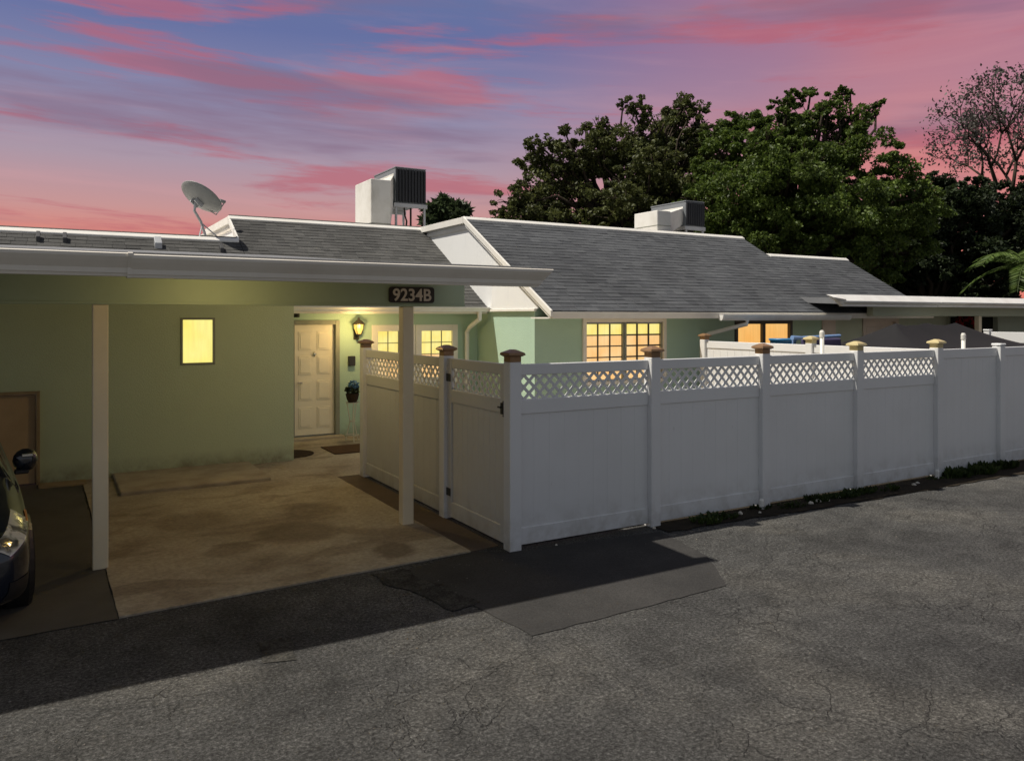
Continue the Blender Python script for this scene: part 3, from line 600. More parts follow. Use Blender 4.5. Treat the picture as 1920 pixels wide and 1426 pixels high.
# ---- far house: next carport with white gutter
hf = thing('far_house', (19, 13, 0), 'shaded olive house with white carport gutter beyond the patio canopy', 'house')
FYW = 12.3; wd2 = (17.2, 18.5, 0, 2.13)
weld(wall_holes(15.6, 30, 0, 2.6, FYW, FYW + .2, [wd2, (20.8, 23.1, .9, 2.2)]).build('wall', 'farwall', hf))
fd = bx('door', 'pink', hf, 17.26, 18.44, FYW + .06, FYW + .11, .02, 2.08, .004)
for r_ in range(3):
    for c_ in range(2): MB().box(17.38 + c_ * .50, 17.78 + c_ * .50, FYW + .048, FYW + .0595, .25 + r_ * .62, .72 + r_ * .62).build('panel', 'pink', fd, .006)
MB().box(17.14, 17.259, FYW - .03, FYW + .12, 0, 2.18).box(18.441, 18.56, FYW - .03, FYW + .12, 0, 2.18).box(17.259, 18.441, FYW - .03, FYW + .12, 2.081, 2.18).build('door_frame', 'pink', hf, .005)
bx('dark_window', 'dark', hf, 20.8, 23.1, FYW + .10, FYW + .14, .9, 2.2, 0)
MB().box(20.74, 20.799, FYW - .04, FYW + .12, .85, 2.26).box(23.101, 23.16, FYW - .04, FYW + .12, .85, 2.26).box(20.799, 23.101, FYW - .04, FYW + .12, 2.201, 2.26).box(21.9, 21.96, FYW + .02, FYW + .09, .9, 2.2).build('window_frame', 'farwall', hf, .005)
MB().prism_x([(10.67, 2.47), (10.67, 2.60), (16, 2.80), (16, 2.70)], 14.2, 30).build('carport_roof', 'membrane', hf)
gp3 = [(10.65, 2.42), (10.56, 2.42), (10.555, 2.46), (10.50, 2.49), (10.48, 2.51), (10.48, 2.53), (10.65, 2.53)]
MB().prism_x([(10.485, 2.532), (10.665, 2.665), (10.72, 2.665), (10.72, 2.602), (10.66, 2.602), (10.64, 2.532)], 14.1, 30).build('flashing', 'whitegutter', hf)
MB().prism_x([(y, z) for y, z in gp3], 14.1, 17.4).build('gutter', 'whitegutter', hf); MB().prism_x([(y - .012, z + .004) for y, z in gp3], 17.402, 30).build('gutter', 'whitegutter', hf)
MB().hexa([(13.99, 10.56, 2.50), (14.099, 10.56, 2.43), (14.099, 10.65, 2.43), (13.99, 10.65, 2.50), (13.70, 10.48, 2.60), (14.099, 10.48, 2.56), (14.099, 10.66, 2.66), (13.70, 10.66, 2.66)]).build('gutter_end', 'whitegutter', hf)
bx('beam', 'farwall', hf, 15.7, 30, 11.0, 11.15, 2.22, 2.5, .005)
for x in (19.9, 27): bx('post', 'post', hf, x, x + .13, 11.02, 11.13, 0, 2.22, .005)

# ------------------------------------------------------------------ rooftop equipment
def rooftop_unit(name, label, box, cond, zroof, zs, nl):
    x0, x1, y0, y1, z1 = box; a0, a1, b0, b1, c0, c1 = cond
    t = thing(name, ((x0 + a1) / 2, y0, zroof), label, 'air conditioner', 'rooftop air conditioners')
    d = bx('duct_box', 'duct', t, x0, x1, y0, y1, zroof - .02, z1, .012)
    bx('seam', 'frame', t, x0 - .006, x1 + .006, y0 - .006, y1 + .006, zroof + .20, zroof + .215, .0)
    MB().hexa([(x1, y0 + .06, zroof + .02), (a0, b0 + .12, c0 + .04), (a0, b1 - .3, c0 + .04), (x1, y1 - .05, zroof + .02), (x1, y0 + .06, z1 - .03), (a0, b0 + .12, c1 - .16), (a0, b1 - .3, c1 - .16), (x1, y1 - .05, z1 - .03)]).build('duct_elbow', 'duct', t, .006)
    bx('case', 'acgrey', t, a0, a1, b0, b1, c0, c1, .01)
    bx('case_top', 'acgrey', t, a0 - .012, a1 + .012, b0 - .012, b1 + .012, c1 + .001, c1 + .03, .006)
    bx('case_panel', 'duct', t, a0 - .008, a0 - .0005, b0 + .10, b1 - .15, c0 + .10, c1 - .12, .004)
    bx('grille_back', 'black', t, a0 + .03, a1 - .03, b0 - .006, b0 - .0005, c0 + .03, c1 - .03, 0)
    for k in range(nl):
        xx = a0 + .03 + (a1 - a0 - .06) * k / (nl - 1)
        bx('louvre', 'acdark', t, xx - .025, xx + .025, b0 - .035, b0 - .0065, c0 + .02, c1 - .02, .006)
    bx('stand_tray', 'galv', t, a0 - .04, a1 + .04, b0 - .02, b0 + .05, c0 - .10, c0 - .001, .004); bx('stand_tray', 'galv', t, a0 - .04, a1 + .04, b1 - .12, b1 - .05, c0 - .10, c0 - .001, .004); bx('stand_tray', 'galv', t, a0 - .03, a0 + .03, b0 + .051, b1 - .121, c0 - .09, c0 - .001, .004)
    for xx in (a0, a1 - .05):
        for yy in (b0, b1 - .11): bx('stand_leg', 'galv', t, xx, xx + .05, yy, yy + .05, zroof - .03, c0 - .1005, .003)
    MB().tube([(a0 + .35, b0 + .3, c0), (a0 + .37, b0 + .3, c0 - .25), (a0 + .42, b0 + .3, c0 - .4), (a0 + .38, b0 + .3, zroof - .02)], .022, 6).build('pipe', 'blackiron', t)
    MB().tube([(a0 + .55, b0 + .35, c0), (a0 + .55, b0 + .35, zroof - .02)], .025, 6).build('pipe', 'blackiron', t)
    return t
rooftop_unit('air_conditioner', 'rooftop air conditioner with tall white duct box nearest the satellite dish', (6.46, 6.95, 17.5, 18.6, 5.42), (7.27, 8.07, 18.0, 19.45, 4.98, 5.83), 4.18, 0, 10)
rooftop_unit('air_conditioner', 'rooftop air conditioner on the long slope in front of the green trees', (12.58, 13.0, 14.55, 15.42, 4.76), (14.0, 14.62, 15.1, 16.45, 4.52, 5.14), RZ - .02, 0, 10)

sd = thing('satellite_dish', (2.6, 16.05, LZ), 'grey satellite dish on a tripod mast at the low roof edge', 'satellite dish')
Fv = Vector((math.sin(math.radians(30.4)), math.cos(math.radians(30.4)), 0)); Rv = Vector((Fv.y, -Fv.x, 0)); Uv = Vector((0, 0, 1))
dn = (Fv * .52 + (Rv * .42 + Uv * .90) * .85).normalized(); dc = Vector((2.46, 16.0, 4.42))
q = dn.to_track_quat('Z', 'Y').to_matrix()
def dishpts(prof, n=32):
    mb = MB(); vs = [dc + q @ Vector((r * math.cos(2 * math.pi * k / n) * 1.04, r * math.sin(2 * math.pi * k / n) * .96, z)) for r, z in prof for k in range(n)]
    fs = [(i * n + k, i * n + (k + 1) % n, (i + 1) * n + (k + 1) % n, (i + 1) * n + k) for i in range(len(prof) - 1) for k in range(n)]
    fs.append(tuple(range(n))[::-1]); fs.append(tuple((len(prof) - 1) * n + k for k in range(n))); return mb.add(vs, fs)
dishpts([(.05, -.03), (.16, -.022), (.28, .012), (.38, .06), (.425, .09), (.43, .098), (.415, .094), (.28, .03), (.12, -.008), (.03, -.014)]).build('reflector', 'dish', sd, 0, True)
bk = dc - dn * .05
bmb = MB()
for s_ in (-1, 1):
    c_ = bk + q @ Vector((.07 * s_, 0, 0)); bmb.hexa([c_ + q @ Vector(p) for p in [(-.012, -.09, -.06), (.012, -.09, -.06), (.012, .09, -.06), (-.012, .09, -.06), (-.012, -.09, .04), (.012, -.09, .04), (.012, .09, .04), (-.012, .09, .04)]])
bmb.build('bracket', 'galv', sd)
mt_ = bk - dn * .06; base_ = Vector((2.62, 16.06, LZ))
MB().tube([mt_ + Vector((0, 0, .03)), mt_ + Vector((-.02, 0, -.12)), Vector((2.5, 16.02, 4.02)), base_ + Vector((0, 0, .0))], .026, 8).build('mast', 'galv', sd)
for p in ((2.42, 15.72, LZ), (2.86, 15.9, LZ), (2.5, 16.4, LZ)): MB().tube([(2.53, 16.03, 3.98), p], .012, 6).build('strut', 'galv', sd)
arm_end = dc + q @ Vector((0, -.42, .40)); MB().tube([dc + q @ Vector((0, -.2, -.0)), dc + q @ Vector((0, -.44, .06)), arm_end], .012, 6).build('feed_arm', 'dish', sd); MB().tube([arm_end, arm_end + (dc + dn * .1 - arm_end).normalized() * .12], [.03, .04], 10).build('receiver', 'dish', sd)
bx('base_plate', 'galv', sd, 2.5, 2.78, 15.92, 16.2, LZ - .004, LZ + .012, .002)

# ------------------------------------------------------------------ white vinyl fences
def lattice(name, parent, along, a0, a1, z0, z1, c, th=.007, per=.118, w=.021):
    """two crossed layers of diagonal strips, clipped to the opening"""
    mb = MB(); H_ = z1 - z0
    for layer, sgn in ((0, 1), (1, -1)):
        y0 = c - th + layer * th; y1 = y0 + th - .0005
        n0 = int((a0 - H_) / per) - 1; n1 = int((a1 + H_) / per) + 2
        for k in range(n0, n1):
            s0 = k * per if sgn > 0 else k * per + H_
            pts = []
            for t, dd in ((0, -w), (0, w), (1, w), (1, -w)):
                pts.append((s0 + sgn * H_ * t + dd, z0 + H_ * t))
            # clip polygon to a0..a1
            def clip(poly, f_in, lim):
                out = []
                for i in range(len(poly)):
                    p, q_ = poly[i], poly[(i + 1) % len(poly)]; ip, iq = f_in(p[0]), f_in(q_[0])
                    if ip: out.append(p)
                    if ip != iq:
                        t = (lim - p[0]) / (q_[0] - p[0]); out.append((lim, p[1] + t * (q_[1] - p[1])))
                return out
            pts = clip(pts, lambda x: x >= a0, a0); pts = clip(pts, lambda x: x <= a1, a1) if pts else pts
            if len(pts) < 3: continue
            if along == 'x': mb.prism_y(pts, y0, y1)
            else: mb.prism_x(pts, y0, y1)
    o = mb.build(name, 'vinyl', parent); o['kind'] = 'stuff'; return o
_bcache = {}
def fence_panel(parent, along, a0, a1, c, lat=True, mat='vinyl', top=1.75, rails=True, nb=None):
    def B(name, u0, u1, d, z0, z1, bev=.006):
        if along == 'x': return bx(name, mat, parent, u0, u1, c - d, c + d, z0, z1, bev)
        return bx(name, mat, parent, c - d, c + d, u0, u1, z0, z1, bev)
    e = .001
    if lat:
        B('top_rail', a0, a1, .024, 1.645, top); lattice('lattice', parent, along, a0, a1, 1.40, 1.66, c); B('middle_rail', a0, a1, .024, 1.275, 1.415); zt = 1.2745
    else:
        B('top_rail', a0, a1, .024, 1.62, top); zt = 1.6195
    B('bottom_rail', a0, a1, .024, .035, .20)
    n = nb or max(3, round((a1 - a0) / .175)); w = (a1 - a0) / n
    key = (along, round(w, 4), round(zt, 3), mat)
    if key not in _bcache:
        m = MB()
        if along == 'x': m.box(.0002, w - .0002, -.011, .011, .2005, zt)
        else: m.box(-.011, .011, .0015, w - .0015, .2005, zt)
        _bcache[key] = mesh_only(m, 'board', mat, .0025 if mat == 'vinylg' else .0009)
    for k in range(n): inst(_bcache[key], 'board', parent, ((a0 + k * w, c, 0) if along == 'x' else (c, a0 + k * w, 0)))
def fence_post(parent, x, y, capm, h=1.775, mat='vinyl', s=.0635):
    p = bx('post', mat, parent, x - s, x + s, y - s, y + s, 0, h, .006)
    if capm == 'white':
        MB().box(x - s - .01, x + s + .01, y - s - .01, y + s + .01, h + .0005, h + .035).build('cap', 'vinyl', p, .01)
    else:
        m = MB().box(x - s + .004, x + s - .004, y - s + .004, y + s - .004, h + .0005, h + .05)
        k = s + .028
        m.hexa([(x - s, y - s, h + .0505), (x + s, y - s, h + .0505), (x + s, y + s, h + .0505), (x - s, y + s, h + .0505), (x - k, y - k, h + .068), (x + k, y - k, h + .068), (x + k, y + k, h + .068), (x - k, y + k, h + .068)])
        m.hexa([(x - k, y - k, h + .0685), (x + k, y - k, h + .0685), (x + k, y + k, h + .0685), (x - k, y + k, h + .0685), (x - k + .008, y - k + .008, h + .088), (x + k - .008, y - k + .008, h + .088), (x + k - .008, y + k - .008, h + .088), (x - k + .008, y + k - .008, h + .088)])
        m.hexa([(x - k + .01, y - k + .01, h + .0885), (x + k - .01, y - k + .01, h + .0885), (x + k - .01, y + k - .01, h + .0885), (x - k + .01, y + k - .01, h + .0885), (x - .022, y - .022, h + .118), (x + .022, y - .022, h + .118), (x + .022, y + .022, h + .118), (x - .022, y + .022, h + .118)])
        m.build('cap', capm, p)
    return p
FX = [3.775, 5.485, 7.14, 8.84, 10.56, 12.12, 13.85, 15.55]; FY = 6.425
ff = thing('vinyl_fence', (3.775, FY, 0), 'long white vinyl fence with lattice top along the asphalt', 'fence')
for i, x in enumerate(FX): fence_post(ff, x, FY, ('cap', 'cap', 'cap', 'lit_cap', 'lit_cap', 'white', 'white', 'white')[i] if i != 1 else 'cap')
for i in range(len(FX) - 1): fence_panel(ff, 'x', FX[i] + .0636, FX[i + 1] - .0636, FY + .012, lat=i < 4)
SX = 3.775
fs_ = thing('vinyl_fence', (SX, 9.2, 0), 'short white fence run between the gate and the front door', 'fence')
fence_post(fs_, SX, 10.43, 'cap'); fence_post(fs_, SX, 7.86, 'cap')
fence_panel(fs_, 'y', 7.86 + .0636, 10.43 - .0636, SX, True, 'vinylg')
gt = thing('gate', (SX, 7.1, 0), 'closed white vinyl gate with black hinges and latch at the fence corner', 'gate')
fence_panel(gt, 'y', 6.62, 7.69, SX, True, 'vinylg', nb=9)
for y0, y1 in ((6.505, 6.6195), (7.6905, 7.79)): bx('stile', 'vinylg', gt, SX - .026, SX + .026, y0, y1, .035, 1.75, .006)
for z in (1.50, .26):
    bx('hinge', 'black', gt, SX - .036, SX - .0265, 7.70, 7.7963, z, z + .085, .004)
MB().box(SX - .05, SX - .0268, 6.525, 6.575, 1.27, 1.38).box(SX - .07, SX - .051, 6.54, 6.60, 1.33, 1.345).box(SX - .055, SX - .03, 6.505, 6.524, 1.25, 1.265).box(SX - .055, SX - .03, 6.505, 6.524, 1.385, 1.40).build('latch', 'black', gt, .003)
DX = 10.62
fdv = thing('vinyl_fence', (DX, 9, 0), 'sunlit white divider fence between the two yards', 'fence')
fence_post(fdv, DX, 8.55, 'lit_cap'); fence_post(fdv, DX, 10.95, 'cap'); fence_panel(fdv, 'y', 6.50, 8.55 - .0636, DX, False); fence_panel(fdv, 'y', 8.55 + .0636, 10.95 - .0636, DX, False)
fd2 = thing('vinyl_fence', (18.6, 8.5, 0), 'white divider fence in the yard beyond the patio canopy', 'fence')
fence_post(fd2, 18.6, 10.1, 'white', 1.88); fence_post(fd2, 18.6, 8.3, 'white', 1.88); fence_panel(fd2, 'y', 8.364, 10.036, 18.6, False, top=1.86); fence_panel(fd2, 'y', 6.8, 8.236, 18.6, False, top=1.86); fence_post(fd2, 18.6, 6.73, 'white', 1.88)

# ------------------------------------------------------------------ things in the yards
def pvc(x, y, h, label):
    p = thing('vent_pipe', (x, y, 0), label, 'pipe'); MB().lathe((x, y, 0), [(.030, 0), (.030, h - .08)], 12).build('tube', 'pvc', p, 0, True)
    MB().lathe((x, y, h - .10), [(.036, 0), (.036, .07), (.026, .095), (.01, .10)], 12).build('cap', 'pvc', p)
pvc(9.55, 7.5, 2.01, 'white capped pipe standing in front of the sunlit divider fence'); pvc(12.3, 7.05, 1.95, 'white capped pipe standing in front of the dark canopy')
gz = thing('patio_canopy', (15.2, 9.4, 0), 'dark grey fabric patio canopy behind the fence', 'canopy')
def canopy():
    mb = MB(); x0, x1, y0, y1 = 12.9, 17.5, 8.4, 10.4; rid = [(14.15, 9.4, 2.06), (15.05, 9.4, 2.02), (16.1, 9.4, 2.08)]
    n = 20; top = []; rows = 7
    for j in range(rows + 1):
        t = j / rows; row = []
        for k in range(40):
            a = 2 * math.pi * k / 40; cx_, cy_ = math.cos(a), math.sin(a); m = max(abs(cx_), abs(cy_)); ex = 15.2 + cx_ / m * 2.3; ey = 9.4 + cy_ / m * 1.0
            rx = 15.12 + max(-1, min(1, (ex - 15.2) / 1.1)) * 1.0; rz = 2.05 + .03 * math.cos((rx - 15.1) * 6)
            z = rz + (1.58 - rz) * t + (-.06 * math.sin(math.pi * t)) + .012 * math.sin(9 * a + 5 * t) * t
            row.append((rx + (ex - rx) * t, 9.4 + (ey - 9.4) * t, z))
        top.append(row)
    vs = [p for r in top for p in r] + [(p[0], p[1], 1.40) for p in top[-1]]; fs = []
    for j in range(rows + 1):
        for k in range(40): fs.append((j * 40 + k, j * 40 + (k + 1) % 40, (j + 1) * 40 + (k + 1) % 40, (j + 1) * 40 + k))
    return mb.add(vs, fs)
canopy().build('fabric', 'canvas', gz, 0, True)
for x in (13.0, 17.4):
    for y in (8.5, 10.3): bx('pole', 'blackiron', gz, x - .025, x + .025, y - .025, y + .025, 0, 1.57, .004)
tb = thing('blue_tub', (12.0, 10.3, 0), 'round blue plastic tub on a stand below the amber window', 'tub')
MB().lathe((12.0, 10.3, 1.45), [(.20, 0), (.24, .30), (.26, .31), (.26, .34), (.23, .34)], 20).build('tub', 'blue', tb, 0, True); bx('stand', 'black', tb, 11.78, 12.22, 10.08, 10.52, 0, 1.449, .01)
pb = thing('folded_cover', (12.7, 10.2, 0), 'dark purple folded cover with pale blue edge beside the tub', 'cover')
MB().box(12.05, 13.05, 9.80, 9.95, 0, 1.80).build('cover', 'purple', pb, .03); MB().tube([(11.72, 9.85, 1.82), (12.0, 9.86, 1.815), (13.1, 9.88, 1.84)], [.045, .03, .03], 8).build('edge_pole', 'lightblue', pb)
MB().tube([(11.74, 9.85, 0), (11.74, 9.85, 1.80)], .02, 6).build('leg', 'lightblue', pb)
rd = thing('hanging_basket', (20.9, 11.9, 1.75), 'dark red flowers in a basket hanging under the far carport', 'flowers')
MB().lathe((20.9, 11.9, 1.75), [(.08, 0), (.20, .10), (.24, .20)], 12).build('basket', 'darkmat', rd)
petals('blossom', 'red', rd, (20.9, 11.9, 2.02), .30, 160, .16, .9); petals('foliage', 'leaf_dark', rd, (21.0, 11.92, 1.98), .36, 160, .18, .8)
MB().tube([(20.9, 11.9, 1.95), (20.9, 11.9, 2.72)], .008, 5).build('hanger', 'blackiron', rd)

# ------------------------------------------------------------------ weeds, stones
def bay(x): return ('first', 'second', 'third', 'fourth', 'fifth', 'sixth')[max(0, min(5, sum(x > f for f in FX) - 1))]
def tuft(x, y, n, h, label, spread=.10):
    t = thing('weed_tuft', (x, y, .008), label, 'weed', 'weeds along the fence')
    p = np.zeros((n, 3)); d = np.zeros((n, 3)); ang = nrg.uniform(0, 6.28, n); r = spread * np.sqrt(nrg.uniform(0, 1, n)); lean = nrg.uniform(.1, .9, n)
    d[:, 0] = np.cos(ang) * lean; d[:, 1] = np.sin(ang) * lean; d[:, 2] = 1; s = h * nrg.uniform(.5, 1.1, n); d /= np.linalg.norm(d, axis=1)[:, None]
    p[:, 0] = x + r * np.cos(ang) * 1.6; p[:, 1] = y + r * np.sin(ang) * .7; p[:, 2] = .008; p += d * s[:, None] * .48
    me = leaf_mesh('blades', 'grass', p, s, t, dirs=d.copy()); me['kind'] = 'stuff'
for i in range(46):
    x = rng.choice([rng.uniform(5.9, 9.2), rng.uniform(9.2, 12.6), rng.uniform(10.6, 12.2)]); y = rng.uniform(6.16, 6.36)
    tuft(x, y, rng.randint(25, 70), rng.uniform(.035, .09) * (1.5 if x > 10.6 else 1), 'small green weed tuft under the %s fence panel from the gate corner' % bay(x))
for i, (x, y, r) in enumerate([(6.05, 6.25, .02), (6.2, 6.22, .028), (6.62, 6.27, .03), (6.85, 6.2, .02), (7.7, 6.2, .03), (7.85, 6.22, .035), (8.0, 6.2, .025), (8.25, 6.25, .03), (9.7, 6.2, .03), (9.85, 6.25, .025), (5.4, 6.3, .02), (4.2, 6.32, .012)]):
    m = MB(); n = 7
    m.lathe((x, y, .006), [(r * .6, 0), (r, r * .4), (r * .8, r * .9), (r * .3, r * 1.15)], n); m.v = [(a + rng.uniform(-.2, .2) * r, b + rng.uniform(-.2, .2) * r, max(.006, c + rng.uniform(-.15, .1) * r)) for a, b, c in m.v]
    tag(m.build('pebble', 'stone'), 'small pale stone under the %s fence panel from the gate corner' % bay(x), 'stone', 'stones along the fence')
for i, (x, y) in enumerate(((7.02, 6.33), (10.42, 6.33))):
    tag(MB().lathe((x, y, .005), [(.03, 0), (.03, .10), (.018, .12)], 8).build('pipe_stub', 'pvc'), ('white pipe stub at the foot of the fence beside the bare dirt', 'white pipe stub at the foot of the fence beside the grass')[i], 'pipe')

# ------------------------------------------------------------------ parked car
def car():
    t = thing('parked_car', (-.93, 6.30, 0), 'dark navy car parked nose out under the carport', 'car'); t.rotation_euler = (0, 0, math.radians(6))
    OFF[t.name] = (0, 0, 0)
    # stations: y, half width, bottom z, shoulder z, top-edge half width ratio, top z, hood?
    S = [(0.00, .52, .30, .50, .70, .56), (.06, .72, .22, .56, .74, .63), (.22, .83, .19, .63, .76, .71), (.55, .87, .19, .69, .78, .78), (1.0, .88, .20, .75, .80, .85), (1.32, .88, .20, .80, .80, .90),
         (1.42, .88, .20, .81, .80, .95), (2.05, .88, .20, .84, .66, 1.30), (2.4, .88, .20, .85, .64, 1.36), (3.1, .88, .20, .87, .64, 1.35), (3.55, .88, .20, .89, .66, 1.24), (4.05, .86, .22, .90, .74, .97), (4.35, .82, .26, .86, .76, .91), (4.48, .66, .34, .72, .78, .78)]
    def ring(s):
        y, w, zb, zs, tr, zt = s
        return [(0, zb), (w * .80, zb), (w * .97, zb + .07), (w, zb + (zs - zb) * .55), (w * .985, zs - .03), (w * .94, zs + .005), (w * (tr + .06), zs + (zt - zs) * .78), (w * tr * .9, zt - .012), (w * tr * .5, zt), (0, zt + .008)]
    A = np.array([[(x, s[0], z) for x, z in ring(s)] for s in S])
    def cr(P, u):   # Catmull-Rom with low tension along axis 0
        n = len(P) - 1; u = min(max(u, 0), n - 1e-6); i = int(u); f = u - i
        p0, p1, p2, p3 = P[max(i - 1, 0)], P[i], P[i + 1], P[min(i + 2, n)]; k = .35
        m1, m2 = (p2 - p0) * k, (p3 - p1) * k
        return (2 * f ** 3 - 3 * f ** 2 + 1) * p1 + (f ** 3 - 2 * f ** 2 + f) * m1 + (-2 * f ** 3 + 3 * f ** 2) * p2 + (f ** 3 - f ** 2) * m2
    def surf(u, v):
        return cr(np.array([cr(A[:, j], u) for j in range(A.shape[1])]), v)
    def patch(u0, u1, v0, v1, nu, nv, off, side=1, closed=False, both=False):
        g = np.array([[surf(u0 + (u1 - u0) * i / nu, v0 + (v1 - v0) * j / nv) for j in range(nv + 1)] for i in range(nu + 1)])
        if off:
            du = np.gradient(g, axis=0); dv = np.gradient(g, axis=1); nn = np.cross(du, dv); nn /= np.linalg.norm(nn, axis=2)[:, :, None] + 1e-9; g = g + nn * off * (1 if nn[nu // 2, nv // 2, 0] * 1 + nn[nu // 2, nv // 2, 2] * .5 > 0 else -1)
        if side < 0: g = g * np.array([-1, 1, 1])
        vs = g.reshape(-1, 3); fs = [(i * (nv + 1) + j, (i + 1) * (nv + 1) + j, (i + 1) * (nv + 1) + j + 1, i * (nv + 1) + j + 1) for i in range(nu) for j in range(nv)]
        return vs.tolist(), fs
    mb = MB()
    for s_ in (1, -1): mb.add(*patch(0, 13, 0, 9, 78, 45, 0, s_))
    nose = [surf(0, 9 * j / 45) for j in range(46)]; tail = [surf(13, 9 * j / 45) for j in range(46)]
    for e in (nose, tail):
        k = [tuple(p) for p in e] + [(-p[0], p[1], p[2]) for p in reversed(e[1:-1])]; mb.add(k, [tuple(range(len(k)))])
    o = mb.build('body', 'carpaint', t, 0, True)
    bm = bmesh.new(); bm.from_mesh(o.data); bmesh.ops.remove_doubles(bm, verts=bm.verts, dist=.0008); bmesh.ops.recalc_face_normals(bm, faces=bm.faces); bm.to_mesh(o.data); bm.free(); o.data.shade_smooth()
    for s_ in (1, -1):
        MB().add(*patch(1.05, 3.15, 4.35, 5.9, 16, 10, .006, s_)).build('headlight', 'headlight', t, 0, True)
        MB().add(*patch(2.9, 3.5, 4.2, 4.6, 6, 4, .007, s_)).build('side_marker', 'amber', t, 0, True)
        MB().add(*patch(7.15, 8.55, 5.15, 6.75, 12, 8, .006, s_)).build('side_window', 'carglass', t, 0, True); MB().add(*patch(8.7, 10.0, 5.15, 6.7, 12, 8, .006, s_)).build('side_window', 'carglass', t, 0, True)
        MB().add(*patch(12.0, 12.8, 4.2, 5.4, 8, 6, .006, s_)).build('tail_light', 'red', t, 0, True)
        MB().add(*patch(.9, 2.0, 1.6, 2.7, 8, 6, .006, s_)).build('fog_recess', 'black', t, 0, True)
        mx = .90 * s_
        mi = MB().lathe((0, 0, 0), [(.02, -.06), (.075, -.05), (.10, .0), (.09, .05), (.05, .085), (.01, .09)], 14); mi.v = [(mx + s_ * .035 + a * .98, 1.72 + c * .9, .95 + b * 1.02) for a, b, c in mi.v]
        mo = mi.build('mirror', 'carpaint', t, 0, True); MB().box(min(mx - s_ * .05, mx + s_ * .06), max(mx - s_ * .05, mx + s_ * .06), 1.68, 1.75, .835, .875).build('mirror_arm', 'black', mo, .01)
        MB().box(min(mx, mx + s_ * .09), max(mx, mx + s_ * .09), 1.652, 1.69, .985, 1.015).build('turn_signal', 'chrome', mo, .006)
    vs1, f1 = patch(5.95, 7.0, 6.3, 9, 10, 10, .006, 1); vs2, f2_ = patch(5.95, 7.0, 6.3, 9, 10, 10, .006, -1)
    MB().add(vs1, f1).add(vs2, f2_).build('windscreen', 'carglass', t, 0, True)
    vs1, f1 = patch(10.1, 11.0, 6.5, 9, 8, 10, .006, 1); vs2, f2_ = patch(10.1, 11.0, 6.5, 9, 8, 10, .006, -1)
    MB().add(vs1, f1).add(vs2, f2_).build('rear_window', 'carglass', t, 0, True)
    gr = bx('grille', 'black', t, -.42, .42, -.012, .05, .33, .49, .02)
    for z in (.37, .41, .45): bx('bar', 'chrome', gr, -.40, .40, -.018, -.0125, z, z + .012, .002)
    for wy in (.86, 3.55):
        for s_ in (1, -1):
            cx_ = s_ * .78
            def wheel(r0, r1, x0, x1):
                mb = MB(); n = 28; prof = [(r0, x0), (r1 - .02, x0), (r1, x0 + s_ * .025), (r1, x1 - s_ * .03), (r1 - .025, x1), (r0, x1)]
                vs = [(x, wy + r * math.cos(2 * math.pi * k / n), .31 + r * math.sin(2 * math.pi * k / n)) for r, x in prof for k in range(n)]; fs = [(i * n + k, i * n + (k + 1) % n, ((i + 1) % 6) * n + (k + 1) % n, ((i + 1) % 6) * n + k) for i in range(6) for k in range(n)]
                return mb.add(vs, fs)
            ar = wheel(.02, .365, s_ * .70, s_ * .892).build('wheel_arch', 'black', t)
            wh = wheel(.205, .31, s_ * .70, s_ * .905).build('wheel', 'tyre', t, 0, True)
            rm = wheel(.03, .205, s_ * .72, s_ * .885).build('rim', 'chrome', wh)
    return t
car()

